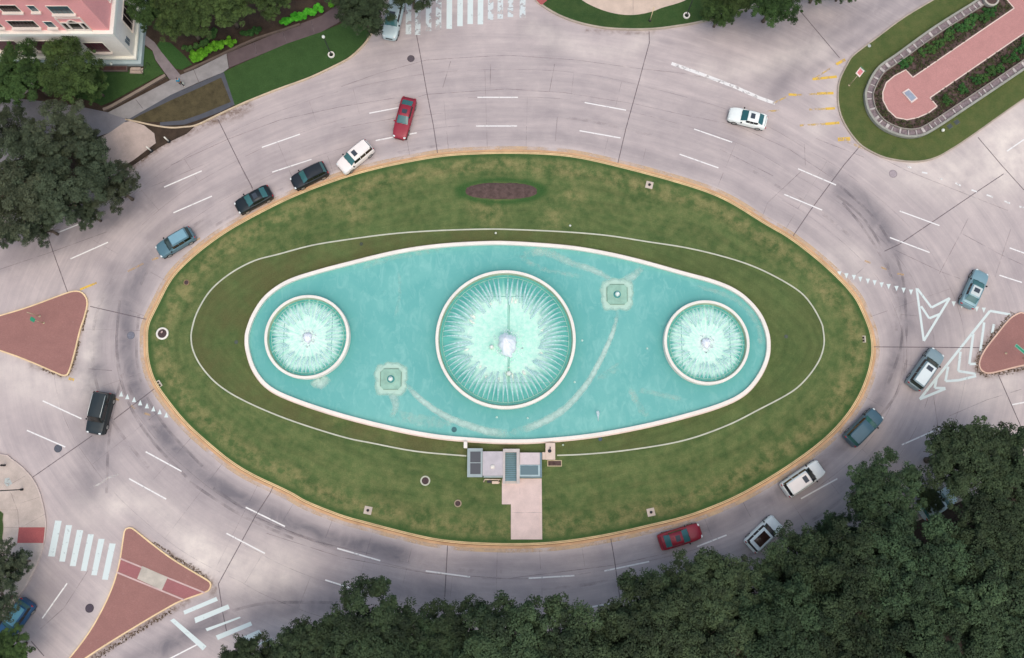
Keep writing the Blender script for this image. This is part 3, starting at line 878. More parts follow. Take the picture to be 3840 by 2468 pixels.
def jet_v(R0, R1, h, z0, sway, r0, r1, ph, n=9):
    pts, rad = [], []
    for i in range(n):
        t = i / (n - 1); r = R0 + (R1 - R0) * t
        a = ph + sway * t * t
        pts.append((r * math.cos(a), r * math.sin(a), z0 + 4 * h * t * (1 - t) + 0.02)); rad.append(r0 + (r1 - r0) * t)
    return tube_v(pts, rad, 5, False)

def basin(c, r, label, njet, Rj, Rin, h, core, big):
    t = thing("round_basin", label, "fountain basin", (c[0], c[1], 0))
    rw = 0.32 if big else 0.30
    dz = 1.05 if big else 1.0
    raw("rim", *lathe_v([(r + 0.02, 0.0), (r, dz - 0.06), (r - 0.03, dz), (r - rw, dz + 0.01), (r - rw - 0.03, dz - 0.05), (r - rw - 0.10, 0.35)], 128), WHITE, t, smooth=True, sharp=40)
    raw("inner_wall", *lathe_v([(r - rw - 0.035, dz - 0.06), (r - rw - 0.14, 0.40)], 128), M("stained basin wall", (178, 190, 168), 0.7, 0.15, 1.0), t, smooth=True)
    wz = 0.5
    wr = r - rw - 0.1
    # water disc with radial foam
    NN, KK = 432, 30
    V, Fc, A = [], [], []
    for k in range(KK + 1):
        q = wr * k / KK
        for i in range(NN):
            a = 2 * math.pi * i / NN
            V.append((q * math.cos(a), q * math.sin(a), wz))
            jr = (a / (2 * math.pi) * njet) % 1.0
            st_ = math.cos((jr - .5) * 2 * math.pi) * .5 + .5
            wob = 1 + 0.03 * math.sin(9 * a + 1) + 0.03 * math.sin(23 * a + 2) + 0.02 * math.sin(5 * a)
            wob *= 1 + (0.13 if big else 0.10) * (st_ ** 2 - .3)
            f = (q / wr) / wob
            edge = 0.84 if big else 0.93
            A.append(max(0, min(1, (edge - f) / (0.22 if big else 0.16))) * (.95 if big else 1.0))
    for k in range(KK):
        for i in range(NN):
            j = (i + 1) % NN; Fc.append((k * NN + i, (k + 1) * NN + i, (k + 1) * NN + j, k * NN + j))
    whi = [(0.0 if big else .95) * (1 - .55 * math.hypot(v_[0], v_[1]) / wr) + (0.5 * math.exp(-((math.hypot(v_[0], v_[1]) - 4.6) / 1.0) ** 2) if big else 0) for v_ in V]
    if not big:
        rs_ = np.random.default_rng(njet + int(c[0])); ks_ = [(rs_.integers(11, 60), rs_.uniform(0, 6.28), rs_.uniform(-.35, .35)) for _ in range(9)]
        for i_, v_ in enumerate(V):
            q_ = math.hypot(v_[0], v_[1]) / wr; a_ = math.atan2(v_[1], v_[0])
            m_ = sum(math.cos(k_ * a_ + p_ + w_ * 8 * q_) for k_, p_, w_ in ks_) / 3.2
            whi[i_] = max(0, min(1, .62 + .42 * m_ * min(1, q_ * 2) - .30 * q_ + .75 * math.exp(-(q_ / .16) ** 2)))
    raw("water", V, Fc, basin_water, t, attrs={"a": A, "whi": whi})
    fj = [((-math.sqrt(wr ** 2 - y * y), y), (math.sqrt(wr ** 2 - y * y), y)) for y in ((-0.66 * wr, 0.66 * wr) if big else ())] + \
         [((x, -math.sqrt(wr ** 2 - x * x)), (x, math.sqrt(wr ** 2 - x * x))) for x in ((0.25,) if big else (-0.62 * wr, 0.62 * wr))]
    for q_, (a_, b_) in enumerate(fj):
        upfix(raw("floor_joint", *strip_v(a_, b_, 0.09, wz + 0.009 + q_ * .002), alpha_mat("tile joint under water", (150, 214, 206), 0.2, 0.5, 2, 0.2, 0.7), t))
    # ring pipe with nozzles
    pipe = [(Rj * math.cos(2 * math.pi * i / 96), Rj * math.sin(2 * math.pi * i / 96), wz + 0.06) for i in range(97)]
    raw("ring_pipe", *tube_v(pipe, 0.05, 6, False), M("pale pipe", (150, 206, 196), 0.5, 0.1), t, smooth=True)
    for i in range(njet):
        a = 2 * math.pi * (i + 0.5) / njet
        if big and i in (njet // 4, njet // 2): continue
        j = raw("water_jet", *jet_v(Rj, Rin * random.uniform(0.85, 1.15), h * random.uniform(0.85, 1.15), wz + 0.05, random.uniform(-0.10, 0.03) if big else random.uniform(-0.12, 0.12), 0.045, 0.13 if big else 0.09, a), SPRAY, t, smooth=True)
    # landing splashes
    for i in range(20 if big else 0):
        a = random.uniform(0, 2 * math.pi); q = (Rin if big else r * 0.45) * random.uniform(0.85, 1.12)
        V, Fc = [], []
        n = 7; L_ = random.uniform(0.18, 0.45); w = random.uniform(0.08, 0.18)
        V, Fc = lathe_v([(0.01, 0), (1, 0.02), (0.75, 0.25), (0.25, 0.5), (0.01, 0.55)], 8)
        ca, sa = math.cos(a), math.sin(a)
        V = [(ca * (q + x * L_) - sa * y * w, sa * (q + x * L_) + ca * y * w, wz + z * 0.25) for x, y, z in V]
        raw("splash", V, Fc, SPLASH, t, smooth=True)
    core(t, wz)
    return t

def bwater():
    m, nt, bs = new_mat("basin water")
    p = wpos(nt)
    a = ramp(nt, noise(nt, p, 0.6, 4, 0.6, 0.5), 0.3, 0.7)
    c = mixc(nt, a, alb((66, 164, 160)), alb((92, 182, 176)))
    n1 = ramp(nt, noise(nt, p, 1.3, 6, 0.7), 0.25, 0.7, 0.8, 1.25)
    fm = math_n(nt, 'MULTIPLY', attr(nt, "a"), n1)
    n2 = ramp(nt, noise(nt, p, 2.4, 5, 0.7, 0.4), 0.35, 0.65)
    fc = mixc(nt, n2, alb((168, 232, 218)), alb((208, 242, 234)))
    fc = mixc(nt, attr(nt, "whi"), fc, mixc(nt, n2, alb((206, 239, 234)), alb((236, 249, 247))))
    c = mixc(nt, fm, c, fc)
    nt.links.new(c, bs.inputs["Base Color"])
    bs.inputs["Roughness"].default_value = 0.25
    bump(nt, bs, noise(nt, p, 6, 4, 0.6, 0.5), 0.4, 0.05)
    return m
basin_water = bwater()

SPLASH = M("splash white", (244, 248, 246), 0.8, 0.0, spec=.1)
def plume(t, x0, y0, z0, h, w, n, lean=(0, 0)):
    """a mound of thrown water: one frothy lumpy body with loose flecks round it"""
    rr = np.random.default_rng(int(h * 100)); V, Fc = [], []
    NA, NB = 56, 26
    ph = rr.uniform(0, 6.28, 8)
    for j in range(NB + 1):
        u = j / NB; prof = math.cos(u * math.pi / 2) ** .75
        for i in range(NA):
            a = 2 * math.pi * i / NA
            k = 1 + .10 * math.sin(3 * a + ph[0] + 3 * u) + .08 * math.sin(7 * a + ph[1] - 5 * u) + .05 * math.sin(13 * a + ph[2] + 9 * u) + rr.normal() * .035
            r_ = w * prof * k
            V.append((x0 + lean[0] * u + r_ * math.cos(a), y0 + lean[1] * u + r_ * math.sin(a) * 1.25, z0 + h * u + .03 * h * math.sin(9 * a + 11 * u)))
    for j in range(NB):
        for i in range(NA): Fc.append((j * NA + i, j * NA + (i + 1) % NA, (j + 1) * NA + (i + 1) % NA, (j + 1) * NA + i))
    Fc.append(tuple(NB * NA + i for i in range(NA)))
    ms = [(V, Fc)]
    for q in range(int(90 * w)):
        a = rr.uniform(0, 6.28); d = w * rr.uniform(.9, 1.9); s_ = rr.uniform(.03, .09); z = z0 + h * rr.uniform(.05, .5) * max(0.1, (2 - d / w))
        vv_, ff_ = lathe_v([(.01, -1), (.8, -.5), (.8, .5), (.01, 1)], 6)
        ms.append(([(x0 + d * math.cos(a) + x * s_, y0 + d * 1.2 * math.sin(a) + y * s_, z + z2 * s_) for x, y, z2 in vv_], ff_))
    return fixn(raw("spray_plume", *merge(*ms), FROTH, t, smooth=True))

def core_mid(t, wz):
    plume(t, 0.25, -0.75, wz, 2.6, 0.95, 20, (-0.3, 0.55))
    v, f = lathe_v([(0.5, wz), (0.45, wz + .25), (0.15, wz + .35), (0.01, wz + .36)], 20, 0.25, -0.95)
    raw("nozzle", v, f, M("pale pipe", (150, 206, 196)), t, smooth=True)
    for (x, y, s) in ((0.35, -3.85, 0.32), (-1.55, -0.9, 0.28), (0.35, -3.2, 0.1)):
        v, f = lathe_v([(0.01, wz), (s, wz + .05), (s * .8, wz + .5), (s * .3, wz + .9), (0.01, wz + .95)], 10, x, y)
        raw("splash", v, f, SPLASH, t, smooth=True)
    raw("supply_pipe", *merge(tube_v([(0.4, -4.9, wz + 0.03), (0.4, -1.2, wz + 0.03)], 0.06, 6), tube_v([(0.4, 0.6, wz + 0.03), (0.4, 4.0, wz + 0.03)], 0.05, 6)), M("pale pipe", (150, 206, 196)), t, smooth=True)
def core_side(t, wz):
    plume(t, 0.0, -0.05, wz, 0.55, 0.48, 14, (0, 0.05))
    for i in range(0):
        a = 0; r1 = 1
        raw("water_streak", *jet_v(0.25, r1, random.uniform(.4, .9), wz + .2, random.uniform(-.3, .3), 0.05, 0.14, a, 7), SPRAY, t, smooth=True)

basin(c_mid, r_mid, "large round fountain basin in the middle of the pool with a tall central plume", 76, 7.05, 4.3, 1.3, core_mid, True)
basin(c_lef, r_lef, "small round fountain basin at the left end of the pool, white with spray", 54, 4.02, 2.3, .7, core_side, False)
basin(c_rig, r_rig, "small round fountain basin at the right end of the pool, white with spray", 54, 4.05, 2.3, .7, core_side, False)

def spout(px, py, label, rot):
    c = at(px, py, 0.5)
    t = thing("spout_block", label, "fountain spout", (c[0], c[1], 0), rot)
    s = 1.14
    oc = [(s, s * .72), (s * .72, s), (-s * .72, s), (-s, s * .72), (-s, -s * .72), (-s * .72, -s), (s * .72, -s), (s, -s * .72)]
    raw("plinth", *slab_v(oc, 0.02, 0.34), M("green stained concrete", (150, 190, 176), 0.5, 0.15, 1.5), t)
    ms = [strip_v(oc[i], oc[(i + 1) % 8], 0.07, 0.345) for i in (1, 3, 5, 7)]
    upfix(raw("edge_groove", *merge(*ms), M("dark groove", (110, 140, 126)), t))
    raw("well", *lathe_v([(0.42, 0.35), (0.36, 0.36), (0.30, 0.352), (0.02, 0.352)], 24), M("dark teal well", (60, 140, 142), 0.3), t, smooth=True)
    v, f = lathe_v([(0.24, 0.35), (0.27, 0.6), (0.22, 0.8), (0.12, 0.92), (0.01, 0.95)], 12)
    raw("water_jet", [(x + random.uniform(-.03, .03), y + random.uniform(-.03, .03), z) for x, y, z in v], f, M("bright water", (236, 246, 246), 0.3, 0.05), t, smooth=True)
    V, A, Fc = [], [], []
    n = 64; prof = [(1.12, .9), (1.3, 1.0), (1.55, 0.85), (1.75, .5), (2.0, 0.0)]
    for q, a in prof:
        for i in range(n):
            th = 2 * math.pi * i / n
            k = (abs(math.cos(th)) ** 4 + abs(math.sin(th)) ** 4) ** -0.25
            w = 1 + 0.035 * math.sin(5 * th) + 0.03 * math.sin(11 * th + 1)
            V.append((q * k * w * 0.98 * math.cos(th), q * k * w * 0.98 * math.sin(th), WZ + 0.018)); A.append(a)
    for k in range(len(prof) - 1):
        for i in range(n): Fc.append((k * n + i, (k + 1) * n + i, (k + 1) * n + (i + 1) % n, k * n + (i + 1) % n))
    raw("foam_ring", V, Fc, FOAMD, t, attrs={"a": A})
spout(1465, 1421, "square spout block in a ring of foam in the lower left of the pool", 0)
spout(2315, 1103, "square spout block in a ring of foam in the upper right of the pool", 0)
# underwater drain and a small jet
c = at(1703, 1611, WZ); o = raw("pool_drain", *lathe_v([(0.30, 0.225), (0.25, 0.235), (0.02, 0.236)], 20, c[0], c[1]), M("drain iron", (70, 110, 118)), smooth=True)
tag(o, "small dark drain spot in the water near the lower rim of the pool", "drain")
c = at(2240, 1560, WZ)
o = raw("pool_jet", *tube_v([(c[0] + .1, c[1] - .55, WZ), (c[0] + .05, c[1] - .1, .55), (c[0], c[1] + .3, .9), (c[0] - .05, c[1] + .5, .95)], [.04, .08, .2, .12], 7), SPRAYC, smooth=True)
tag(o, "small white water jet standing alone in the lower right of the pool", "water jet")
for i, (px, py) in enumerate(((1863, 1565), (1979, 1568), (2155, 1433), (2183, 1277), (2427, 1307))):
    c = at(px, py, WZ)
    o = raw("pool_lamp", *lathe_v([(0.12, 0.2), (0.12, 0.27), (0.01, 0.29)], 12, c[0], c[1]), M("pale lamp glass", (196, 226, 222), 0.2), smooth=True)
    tag(o, ["tiny pale pool lamp below the large basin, left of the pair", "tiny pale pool lamp below the large basin, right of the pair", "tiny pale pool lamp off the lower right side of the large basin",
            "tiny pale pool lamp just right of the large basin", "tiny pale pool lamp between the large and the right basin"][i], "pool lamp", "small lamps in the pool")

# ================================================================== pump house
def zpz(z, *p): return ats(ZP(*p), z)
ph_c = at(1890, 1730)
ph = thing("pump_house", "sunken grey service vault with grates and stairs at the pool's lower edge", "pump house", (ph_c[0], ph_c[1], 0))
def rect_z(x0, x1, y0, y1, z):
    a = at(*ZP((x0, y1))[0], z); b = at(*ZP((x1, y0))[0], z)
    return a[0], b[0], a[1], b[1]
GREYF = M("grey painted frame", (160, 172, 178), 0.6, 0.1)
DECK = M("lavender concrete deck", (196, 188, 198), 0.8, 0.1, 1.0)
DECKP = M("pale pink deck", (214, 200, 206), 0.8, 0.08, 1.0)
def grate_mat(name, c, sc, rot=0):
    m, nt, bs = new_mat(name)
    w = nt.nodes.new("ShaderNodeTexWave"); w.inputs["Scale"].default_value = sc
    nt.links.new(stretch(nt, wpos(nt), 1, 1, rot), w.inputs["Vector"])
    nt.links.new(mixc(nt, w.outputs["Fac"], alb(tuple(v * .8 for v in c)), alb(tuple(min(255, v * 1.12) for v in c))), bs.inputs["Base Color"])
    bs.inputs["Roughness"].default_value = 0.6; bs.inputs["Metallic"].default_value = 0.2
    return m
GRATE = grate_mat("dark steel grate", (84, 86, 94), 4)
GRATEB = grate_mat("blue steel grate", (100, 124, 136), 3, R(90))
def fr(name, x0, x1, y0, y1, z0, z1, mat):
    a = rect_z(x0, x1, y0, y1, z1)
    return partw(name, *box(a[0], a[1], a[2], a[3], z0, z1), mat, ph)
H1 = 0.95
fr("vault_wall", 190, 402, 225, 622, 0.02, H1, GREYF)
fr("grate", 232, 376, 270, 418, H1 - .02, H1 + 0.03, GRATE)
fr("grate", 232, 376, 430, 580, H1 - .02, H1 + 0.03, GRATE)
fr("deck", 402.5, 700, 268, 602, 0.02, H1 - 0.1, DECK)
fr("beam", 415, 698, 604, 628, 0.02, H1 - 0.2, GREYF)
c = at(*ZP((540, 478))[0], 0.9); cl = (c[0] - ph_c[0], c[1] - ph_c[1])
v, f = lathe_v([(0.24, 0.84), (0.24, 0.93), (0.18, 1.0), (0.01, 1.03)], 16, *cl)
raw("vent_cap", v, f, WHITE, ph, smooth=True)
# stair well walls
a = rect_z(682, 912, 232, 712, H1)
i0 = rect_z(712, 870, 280, 675, H1)
bx = lambda x0, x1, y0, y1, z0, z1: box(x0, x1, y0, y1, z0, z1)
partw("stair_wall", *merge(bx(a[0], i0[0], a[2], a[3], 0.01, H1), bx(i0[1], a[1], a[2], a[3], 0.01, H1), bx(i0[0], i0[1], i0[3], a[3], 0.01, H1 - .003), bx(i0[0], i0[1], a[2], i0[2], 0.01, 0.4)), M("pink grey wall", (200, 190, 190), 0.7, 0.1), ph)
st = []
nst = 15
for k in range(nst):
    y1_ = i0[2] + (i0[3] - i0[2]) * (k + 1) / nst; y0_ = i0[2] + (i0[3] - i0[2]) * k / nst
    z = 0.72 - 0.035 * k
    st.append(bx(i0[0] + .002, i0[1] - .002, y0_ + .002, y1_ - .03, 0.16, z))
partw("stairs", *merge(*st), M("blue grey stair", (110, 140, 152), 0.6, 0.1), ph)
a2 = rect_z(916, 1215, 284, 625, H1)
fr("deck", 916, 1192, 284, 450, 0.02, H1 - 0.12, DECKP)
fr("vault_wall", 906.5, 1190, 452, 612, 0.02, H1 - 0.06, M("light blue frame", (176, 196, 206), 0.6, 0.08))
fr("grate", 922, 1166, 462, 590, H1 - .10, H1 - 0.03, GRATEB)
fr("side_wall", 1193, 1216, 284, 628, 0.02, H1 - 0.04, M("blue grey wall", (120, 140, 154), 0.7, 0.1))
fr("beam", 916, 1192, 614, 632, 0.02, H1 - 0.3, M("blue grey wall", (120, 140, 154)))
# things around it
def wbox(name, x0, x1, y0, y1, z0, z1, mat, label, cat, bev=0.02):
    a = rect_z(x0, x1, y0, y1, z1); cx, cy = (a[0] + a[1]) / 2, (a[2] + a[3]) / 2
    t = thing(name, label, cat, (cx, cy, 0))
    o = raw("body", *box(a[0] - cx, a[1] - cx, a[2] - cy, a[3] - cy, z0, z1), mat, t)
    return t, bevel_obj(o, bev), a
wbox("pier", 142, 190, 130, 222, 0.1, 0.95, WHITE, "narrow white pier between the pool rim and the left end of the service vault", "pier")
t, o, a = wbox("pump_pedestal", 1270, 1400, 150, 382, 0.1, 0.8, M("pink concrete block", (222, 200, 190), 0.7, 0.1), "pinkish concrete pedestal with a dark fitting, right of the service vault", "pedestal")
raw("step", *box(a[0] - t.location.x - 0.36, a[0] - t.location.x - .002, a[2] - t.location.y + 0.02, a[2] - t.location.y + 0.8, 0.1, 0.7), M("pink concrete block", (0, 0, 0)), t)
cc = at(*ZP((1325, 262))[0], 0.9)
raw("valve", *merge(lathe_v([(0.17, .8), (0.19, .95), (0.12, 1.05), (0.01, 1.08)], 14, cc[0] - t.location.x, cc[1] - t.location.y),
    tube_v([(cc[0] - t.location.x, cc[1] - t.location.y, .95), (cc[0] - t.location.x + .07, cc[1] - t.location.y + .45, 1.0)], .05, 6)), M("dark iron", (48, 46, 56), 0.5, 0.1), t, smooth=True)
t, o, a = wbox("planting_frame", 1292, 1492, 388, 474, 0.1, 0.2, KERB, "low stone frame filled with brown mulch beside the concrete pedestal", "planter", 0.01)
raw("mulch", *box(a[0] + .1 - t.location.x, a[1] - .08 - t.location.x, a[2] + .08 - t.location.y, a[3] - .08 - t.location.y, 0.19, 0.215), MULCH, t)
# pipes below the deck
a = rect_z(415, 660, 645, 715, 0.4); cx, cy = (a[0] + a[1]) / 2, (a[2] + a[3]) / 2
t = thing("pipe_set", "beige valve pipes lying against the lower side of the service vault", "pipes", (cx, cy, 0.14))
w2 = (a[1] - a[0]) / 2; h2 = (a[3] - a[2]) / 2
BEI = M("beige pipe", (216, 192, 176), 0.6, 0.1)
raw("pipe", *merge(tube_v([(-w2, -h2 * .2, 0.1), (-w2 * .85, h2 * .8, 0.25), (w2 * .9, h2 * .7, 0.25)], 0.07, 8), tube_v([(w2 * .7, h2 * .7, .25), (w2 * .8, -h2 * .7, .1)], 0.06, 8)), BEI, t, smooth=True)
bevel_obj(raw("valve_box", *box(-w2 * .05, w2 * .72, -h2, h2 * .1, 0, 0.3), BEI, t), 0.02)
raw("tray", *box(-w2 * .6, -w2 * .08, -h2 * .6, h2 * .35, 0, 0.08), M("dark iron", (48, 46, 56)), t)
raw("tap", *lathe_v([(0.07, .3), (0.05, .42), (0.01, .44)], 10, w2 * .75, h2 * .05), M("dark iron", (0, 0, 0)), t, smooth=True)

# ================================================================== small things on the island
def light_pad(px, py, rot, label):
    c = at(px, py, LZ)
    t = thing("light_pad", label, "light pad", (c[0], c[1], LZ - 0.03), rot, "square concrete light pads near the kerb")
    bevel_obj(raw("slab", *box(-.42, .42, -.42, .42, 0, .09), M("light pad concrete", (206, 190, 182), 0.8, 0.1), t), 0.02)
    raw("lamp_housing", *lathe_v([(0.15, .08), (0.15, .2), (0.12, .24), (0.10, .12), (0.01, .11)], 16), M("dark iron", (48, 46, 56)), t, smooth=True, sharp=40)
    raw("lamp_arm", *tube_v([(0.02, 0, .18), (0.16, .05, .24)], .03, 6), M("dark iron", (0, 0, 0)), t)
    return t
light_pad(2435, 694, -.25, "square concrete light pad inside the upper right kerb of the island")
light_pad(1380, 1914, -.2, "square concrete light pad inside the lower left kerb of the island")
light_pad(2441, 1921, .2, "square concrete light pad inside the lower right kerb of the island")
def well(px, py, r, label, ring, sq=False):
    c = at(px, py, LZ)
    t = thing("round_well", label, "well", (c[0], c[1], LZ - 0.03))
    raw("ring", *lathe_v([(r, 0), (r, .10), (r * .96, .13), (r * .74, .13), (r * .7, .06)], 32), ring, t, smooth=True, sharp=50)
    raw("soil", *lathe_v([(r * .72, .075), (r * .4, .09), (.01, .1)], 24), M("dark brown soil", (82, 66, 68), 0.9, 0.3, 4), t, smooth=True)
    return t
t = well(609, 1251, .70, "white concrete ring with dark soil and a pink stub at the island's left tip", WHITE)
raw("stub", *tube_v([(-.1, .1, .09), (.08, .22, .3)], [.09, .07], 8), M("pink stub", (206, 176, 174)), t, smooth=True)
t = well(1595, 1803, .54, "round brown well with a thin pale ring left of the pink path", PALEST)
t = well(1717, 1888, .40, "small brown sunken well half edged with stone near the pink path", M("pale edge stone", (168, 150, 132)))
t = well(700, 1060, .34, "small rusty well in a patch of dry grass at the island's upper left", M("rusty edge", (150, 128, 100)))
def spot(px, py, r, label, c3=(236, 236, 230)):
    c = at(px, py, LZ + .1)
    t = thing("lawn_light", label, "lawn light", (c[0], c[1], LZ - 0.03), 0)
    raw("stem", *tube_v([(0, 0, 0), (0, 0, .16)], .04, 8), M("dark iron", (0, 0, 0)), t)
    raw("lamp_globe", *lathe_v([(.02, .12), (r * .8, .15), (r, .15 + r * .6), (r * .7, .15 + r * 1.3), (.01, .15 + r * 1.6)], 14), M("lamp globe white %d" % c3[0], c3, 0.3, 0), t, smooth=True)
spot(1859, 875, .13, "small white light just inside the edging above the large basin")
spot(2138, 847, .13, "small white light outside the edging, below the mulch bed's right end")
spot(2111, 1669, .12, "small pale light in the grass right of the concrete pedestal", (190, 206, 190))
spot(820, 991, .10, "tiny pale light on the grass left of the left basin", (176, 160, 120)) if False else None
def cover(px, py, r, label, c3, z=0.0, grp="manhole covers", name="manhole_cover", cat="manhole cover"):
    c = at(px, py, z)
    t = thing(name, label, cat, (c[0], c[1], z), random.uniform(0, 3), grp)
    raw("frame", *lathe_v([(r, 0), (r, .012), (r * .86, .014)], 28), M("cover frame %d" % c3[0], tuple(v * .85 for v in c3), .7, .1), t)
    raw("lid", *merge(disc_v(r * .87, .013, 28), *[box(-r * .6, r * .6, y * r - .012, y * r + .012, .013, .02) for y in (-.45, -.15, .15, .45)]), M("cover iron %d" % c3[0], c3, .6, .2, 6), t)
cover(1541, 220, .44, "dark manhole cover on the road below the upper crosswalk", (92, 82, 90))
cover(491, 1258, .44, "blue grey manhole cover in the lane left of the island", (122, 122, 136))
cover(218, 1682, .44, "dark grey manhole cover at the end of a lane dash, lower left", (90, 92, 104))
cover(336, 2281, .46, "dark manhole cover beside the lower left paved island", (78, 68, 80))
cover(3349, 652, .48, "faint patched manhole cover on the road below the garden median", (170, 156, 164))
cover(886, 1283, .22, "small grey drain cover in the grass left of the pool", (84, 92, 84), LZ - .01, "lawn drain covers", "drain_cover", "drain cover")
cover(2948, 1262, .22, "small blue grey drain cover in the grass right of the pool", (84, 104, 112), LZ - .01, "lawn drain covers", "drain_cover", "drain cover")
cover(2251, 1647, .22, "small blue drain cover in the grass below the pool's right half", (74, 92, 108), LZ - .01, "lawn drain covers", "drain_cover", "drain cover")
cover(1355, 915, .2, "small dark drain cover in the grass above the pool's left half", (70, 78, 66), LZ - .01, "lawn drain covers", "drain_cover", "drain cover")
# broken kerb inlets
def inlet(px, py, rot, label):
    c = at(px, py, LZ)
    t = thing("kerb_inlet", label, "kerb inlet", (c[0], c[1], LZ - .02), rot)
    bevel_obj(raw("slab", *merge(box(-.38, .38, -.07, .05, 0, .1), box(-.38, -.3, -.3, -.07, 0, .09), box(-.04, .04, -.3, -.07, 0, .09), box(.3, .38, -.3, -.07, 0, .09)), M("worn inlet concrete", (204, 192, 180)), t), .01)
    raw("opening", *merge(box(-.29, -.05, -.28, -.08, 0.0, .03), box(.05, .29, -.28, -.08, 0.0, .03)), M("dark opening", (52, 42, 34)), t)
inlet(3244, 1272, R(-90), "broken concrete inlet behind the kerb at the island's right tip")
inlet(602, 1436, R(-55), "broken concrete inlet behind the kerb at the island's lower left")

# ================================================================== traffic islands
def kerbed(name, pts, mat, kerbmat, kw=0.15, z=LZ, closed=True, smooth=True, dry=None, attrs=False, n=5):
    p = ats(pts, z * 0.7)
    if smooth: p = cr(p, True, n)
    p = resample(p, 0.35)
    o = raw(name, *slab_v(off(p, -kw + .01), 0.0, z - 0.008), mat)
    if attrs:
        nv = len(o.data.vertices)
        for k, v in attrs.items():
            a_ = o.data.attributes.new(k, 'FLOAT', 'POINT'); a_.data.foreach_set('value', [v] * nv)
    struct(o)
    fixn(raw("kerb", *band(p, -kw, 0, 0, z), kerbmat, o))
    return o, p
KY = M("cream kerb", (236, 204, 166), 0.8, 0.14, 0.8)
KPK = M("pinkish kerb", (220, 184, 168), 0.8, 0.14, 0.8)
KG = M("grey beige kerb", (176, 162, 150), 0.85, 0.18, 0.8)
isl_l = [(-300, 1265)] + T(0, 1, (0, 1395), (280, 1310), (600, 1192), (700, 1167), (765, 1180), (808, 1230), (818, 1300), (790, 1420)) + [(302, 1240)] + T(0, 2, (700, 210), (645, 392), (600, 424), (550, 412), (300, 303), (0, 192)) + [(-300, 1225)]
kerbed("traffic_island", isl_l, BRICKD, KY, smooth=True, n=3)
isl_b = T(0, 3, (1200, 320), (1160, 345), (1145, 410), (1115, 610), (1085, 740), (1040, 880), (960, 1060), (830, 1290), (640, 1540)) + [(170, 2560), (190, 2570)] + \
        T(0, 3, (800, 1545), (1200, 1292), (1590, 1062)) + T(1, 3, (130, 1002), (330, 930), (372, 893), (380, 850), (350, 812), (200, 722), (0, 598)) + T(0, 3, (1400, 455), (1250, 335))
ib, ibp = kerbed("traffic_island", isl_b, BRICKD, KY, smooth=True, n=3)
LB = M("pale band stone", (206, 176, 176), 0.8, 0.1)
ms = [strip_v(at(449, 2094, LZ), at(769, 2224, LZ), .16, LZ + .004), strip_v(at(437, 2146, LZ), at(690, 2250, LZ), .16, LZ + .004)]
upfix(raw("paving_band", *merge(*ms), LB, ib))
upfix(raw("ramp_paving", *sheet_v(ats([(452, 2100), (765, 2226), (700, 2248), (440, 2142)], LZ), LZ - .003), brick_mat("ramp pavers", (176, 112, 116), (150, 100, 100), 6), ib))
upfix(raw("concrete_slab", *sheet_v(ats(T(0, 3, (1325, 683), (1563, 788), (1508, 908), (1278, 802)), LZ), LZ + .008), M("slab concrete", (192, 182, 174), .85, .14), ib))
isl_r = Z8((1700, 640), (1303, 512), (1230, 518), (1130, 585), (990, 755), (860, 925), (803, 1050), (808, 1130), (865, 1182), (960, 1185), (1303, 1102), (1700, 1040))
kerbed("traffic_island", isl_r, BRICKD, KPK, smooth=True, n=4)
# upper middle island
isl_t = [(1985, -60)] + T(3, 0, (215, 0), (280, 58), (420, 142), (600, 212), (800, 258), (1000, 278), (1300, 278), (1590, 242)) + T(4, 0, (210, 200), (560, 100), (700, 30)) + [(2950, -60), (3000, -220), (1950, -220)]
A0_ = {"dry": 0.0, "inner": 0.0, "lush": 0.25}
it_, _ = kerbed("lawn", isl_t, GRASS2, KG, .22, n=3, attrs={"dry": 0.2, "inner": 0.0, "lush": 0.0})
fixn(raw("plaza", *slab_v(resample(cr(ats(T(3, 0, (560, -90), (650, 0), (780, 70), (950, 125), (1130, 140), (1300, 110), (1400, 72), (1600, 10), (1750, -90)), LZ), False, 5), .4, False), .1, LZ + .012), M("plaza concrete", (206, 184, 172), .85, .12, .8), it_))
upfix(raw("plaza_joint", *strip_v(at(*T(3, 0, (1128, 0))[0], LZ), at(*T(3, 0, (1128, 138))[0], LZ), .06, LZ + .016), JOINTF, it_))
fixn(raw("ramp", *slab_v(ats(T(3, 0, (215, -10), (340, -10), (282, 44), (262, 40)), LZ), .1, LZ + .006), BRICKR, it_))
# garden median
med = [(3560, -40)] + T(5, 0, (480, 150), (210, 350), (0, 508)) + T(4, 0, (1530, 592), (1455, 750), (1440, 900), (1455, 1030), (1500, 1150), (1590, 1285)) + T(5, 0, (100, 1380), (300, 1475), (560, 1512), (750, 1482), (900, 1405), (1100, 1275), (1590, 930)) + [(4150, 170), (4300, -500), (3900, -260)]
md, _ = kerbed("lawn", med, GRASS3, KG, .16, n=4, attrs={"dry": 0.3, "inner": 0.0, "lush": 0.0})
wo = [(3735, -50)] + T(5, 0, (1130, 10), (740, 255), (400, 500), (220, 630), (130, 780), (100, 900), (140, 1060), (250, 1190), (430, 1272), (600, 1280), (740, 1222), (1000, 1052), (1590, 655)) + [(4000, 150)]
WO = resample(cr(ats(wo, .4), False, 5), .35, False)
sgn = 1 if area(WO) > 0 else -1
planter_in = off(WO, -0.3 * sgn * 1, False)
soil_poly = off(WO, 0, False)
cx_, cy_ = np.mean([p[0] for p in WO]), np.mean([p[1] for p in WO])
tst = off(WO, 0.5, False)
sg = 1 if sum(math.hypot(a[0] - cx_, a[1] - cy_) for a in tst) < sum(math.hypot(a[0] - cx_, a[1] - cy_) for a in WO) else -1   # +sg = inward
fixn(raw("garden_soil", *slab_v(WO, .02, LZ + .05), MULCH, md))
